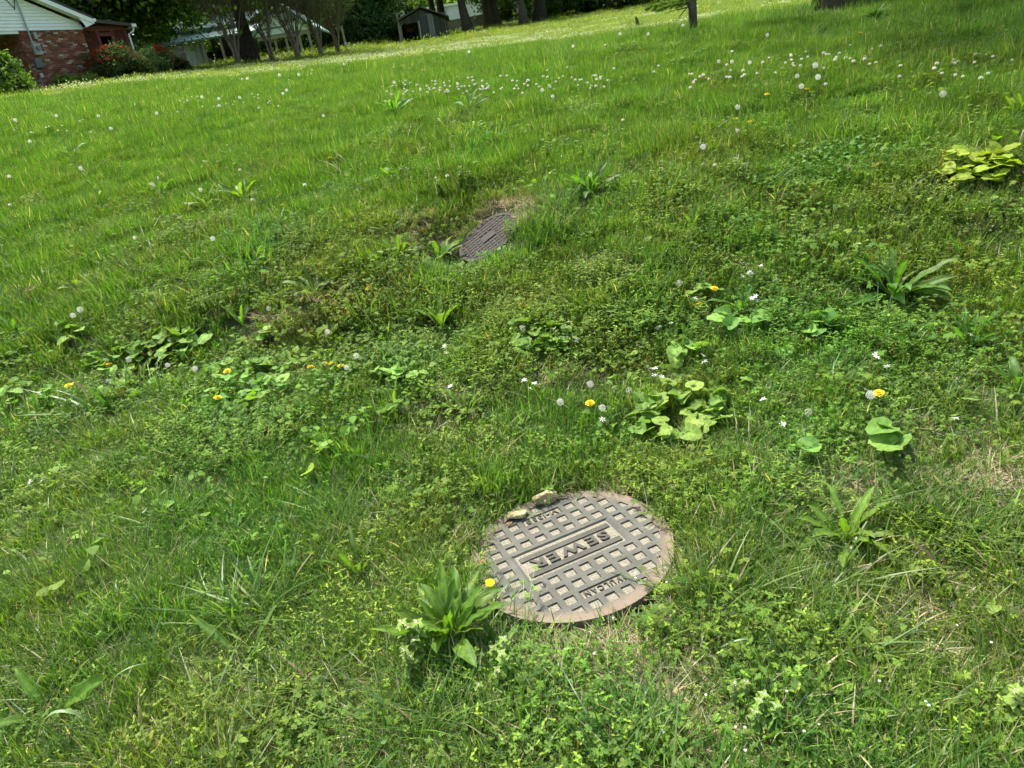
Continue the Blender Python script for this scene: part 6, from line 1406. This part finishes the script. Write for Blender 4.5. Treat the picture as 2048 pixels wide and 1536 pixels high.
for k in range(NP):
    u0 = k/NP; u1 = (k+1)/NP-.004; g = rnd.uniform(-.05, .06); y = rnd.uniform(-.015, .015)
    if u0 >= oL-.01 and u1 <= oR: plank(u0, u1, dzt+rnd.uniform(-.03, .03), None, y)
    else: plank(u0, u1, g, None, y)
plank(-.012, .025, -.05, 2.2, -.06, .05, (.16, .155, .135)); plank(oL-.02, oL+.005, -.05, dzt, -.05, .05, (.16, .155, .135)); plank(oR-.005, oR+.02, -.05, dzt+.1, -.05, .05, (.26, .25, .22))
dl, dr = .62, .74
hd = MB()
for k in range(4): plank(dl+k*.03, dl+(k+1)*.03-.003, .15, 1.78-.02*k, -.05, .025, (.17, .165, .15))
dp = 4.2
for k in range(14): plank(k*.073, k*.073+.066, 0, 2.1, dp+rnd.uniform(-.01, .01), .03, (.12, .115, .10))
mb = MB()
for sx in (0, 1):
    x0 = bL[0] if sx == 0 else bR[0]; xt_ = tL[0] if sx == 0 else tR[0]
    for k in range(16):
        y0 = .03+k*dp/16; mb = MB(); e = .03*(1 if sx == 0 else -1); hh = (tL if sx == 0 else tR)[1]-.05; v = [(x0, y0, 0), (x0, y0+dp/16-.02, 0), (xt_, y0+dp/16-.02, hh), (xt_, y0, hh)]; v += [(a_+e, b_, c_) for a_, b_, c_ in v]
        mb.add(v, [(0, 3, 2, 1), (4, 5, 6, 7), (0, 1, 5, 4), (1, 2, 6, 5), (3, 7, 6, 2), (0, 4, 7, 3)], cvar(ga, .25)); mb.build('side_plank', M_old, sh)
M_tin = M('rusty_dark_roof_sheet', (.09, .075, .06), .7, .3, var=(.045, .042, .040), scale=4)
eL = rel(SX(791.5, 45)); eR = rel(SX(897.5, 34)); apr = rel(SX(840, 14.5))
for e_ in (eL, eR):
    mb = MB(); mb.prism([e_, (e_[0], e_[1]+.09), (apr[0], apr[1]+.07), (apr[0], apr[1]-.03)], -.3, dp+.3); mb.build('roof_sheet', M_tin, sh)
mb = MB(); mb.box((apr[0]-.07, -.36, apr[1]-.02), (apr[0]+.07, -.18, apr[1]+.16)); mb.build('ridge_end', M_barkd, sh)
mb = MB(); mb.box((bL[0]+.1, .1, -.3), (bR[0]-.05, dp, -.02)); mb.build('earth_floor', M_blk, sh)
x, z = rel(SX(821, 66)); t = thing('garden_tiller', 'dull red machine standing in the open bay of the old shed', 'machine', (so_+x, YS+1.3, zs)); Mr = M('dull_red_paint', (.10, .022, .02), .7, .2)
mb = MB(); mb.box((-.32, -.2, .75), (.28, .2, 1.02)); mb.build('engine_cover', Mr, t); mb = MB(); mb.tube([(.28, 0, .9), (.55, 0, 1.15)], .03, 5); mb.build('handle', Mr, t); mb = MB(); mb.box((-.15, -.15, .35), (.15, .15, .75)); mb.build('frame', M_blk, t)
for s_ in (-.25, .25): mb = MB(); mb.tube([(0, s_-.05, .25), (0, s_+.05, .25)], .27, 12); mb.build('wheel', M_blk, t)
# rough grass at the shed's foot
# long white building far behind, on its bank
YW = 118.0
def LX(px, py): return on_y(px, py, YW)
x0, zb0 = LX(770, 62); x1, zb1 = LX(958, 38); _, zt0 = LX(790, 29); _, zt1 = LX(950, 21)
wb = thing('white_building', 'long low white building behind the shed', 'building', (x0-6, YW, zb0-1.0)); ht = zt0-(zb0-1.0); x1 = x1+1.2
mb = MB(); mb.box((0, 0, -.5), (x1-x0+6, 9, ht)); mb.build('wall', M('white_metal_wall', (.72, .72, .70), .6, .3, var=(.65, .65, .63), scale=1), wb)
mb = MB(); mb.box((-.3, -.3, ht), (x1-x0+6.3, 9.3, ht+.25)); mb.build('roof_edge', M_white, wb)
for k in range(1, 12): mb = MB(); mb.box((k*2.6, -.05, -.4), (k*2.6+.08, -.005, ht)); mb.build('downpipe', M_galv, wb)
xw, zw_ = on_y(1000, 44, 108.); t = thing('earth_bank', 'bare grey brown bank below the white building', 'bank', (xw-13, 108, G(xw-8, 108).z-.5)); mb = MB(); hb = on_y(905, 41, 108.)[1]-t.location.z
mb.prism([(0, -1), (26, -1), (25, hb), (12, hb+.2), (1, hb)], 0, 4); mb.build('bank', M('dry_earth', (.20, .17, .13), .95, .1, var=(.12, .11, .08), scale=1.2, bump=.6), t)
for (px, lab, H, arm) in [(790, 'pale utility pole with cross arm above the shed\'s left eave', 33, 1), (811, 'thin pale pole right of the cross-armed one', 33, 0)]:
    x, z = on_y(px, 28, 112.); zg = G(x, 112).z; t = thing('utility_pole', lab, 'pole', (x, 112, zg)); ztp = on_y(px-2, 12 if arm else -4, 112.)[1]-zg
    mb = MB(); mb.tube([(0, 0, -.3), (0, 0, ztp+.15)], .12, 7); mb.build('pole', M('pale_concrete_pole', (.55, .55, .52), .8, .2), t)
    if arm: mb = MB(); mb.box((-.75, -.08, ztp-.1), (.75, .08, ztp+.06)); mb.build('cross_arm', M_conc, t)
t = thing('stump', 'small dark post stump in the white clover drift left of the sapling', 'stump', at_r(1274, 50, 30)); mb = MB(); mb.tube([(0, 0, -.1), (.02, 0, .2), (-.03, 0, .38)], [.11, .07, .03], 7); mb.build('wood', M_barkd, t)
t = at_r(1305, 52, 24)
mb = MB(); n_ = 26
mb.add([(0, 0, .03)]+[(1.5*math.cos(6.283*k/n_)*(1+.2*math.sin(k*2)), .7*math.sin(6.283*k/n_)*(1+.2*math.cos(k*3)), .02) for k in range(n_)], [(0, 1+k, 1+(k+1) % n_) for k in range(n_)])
o = mb.build('bare_red_soil', M('red_clay', (.36, .13, .06), .95, .1, var=(.26, .10, .05), scale=4), None, loc=t+Vector((0, 0, .02))); tag(o, 'patch of bare red clay among the white clover drifts', None, kind='stuff')
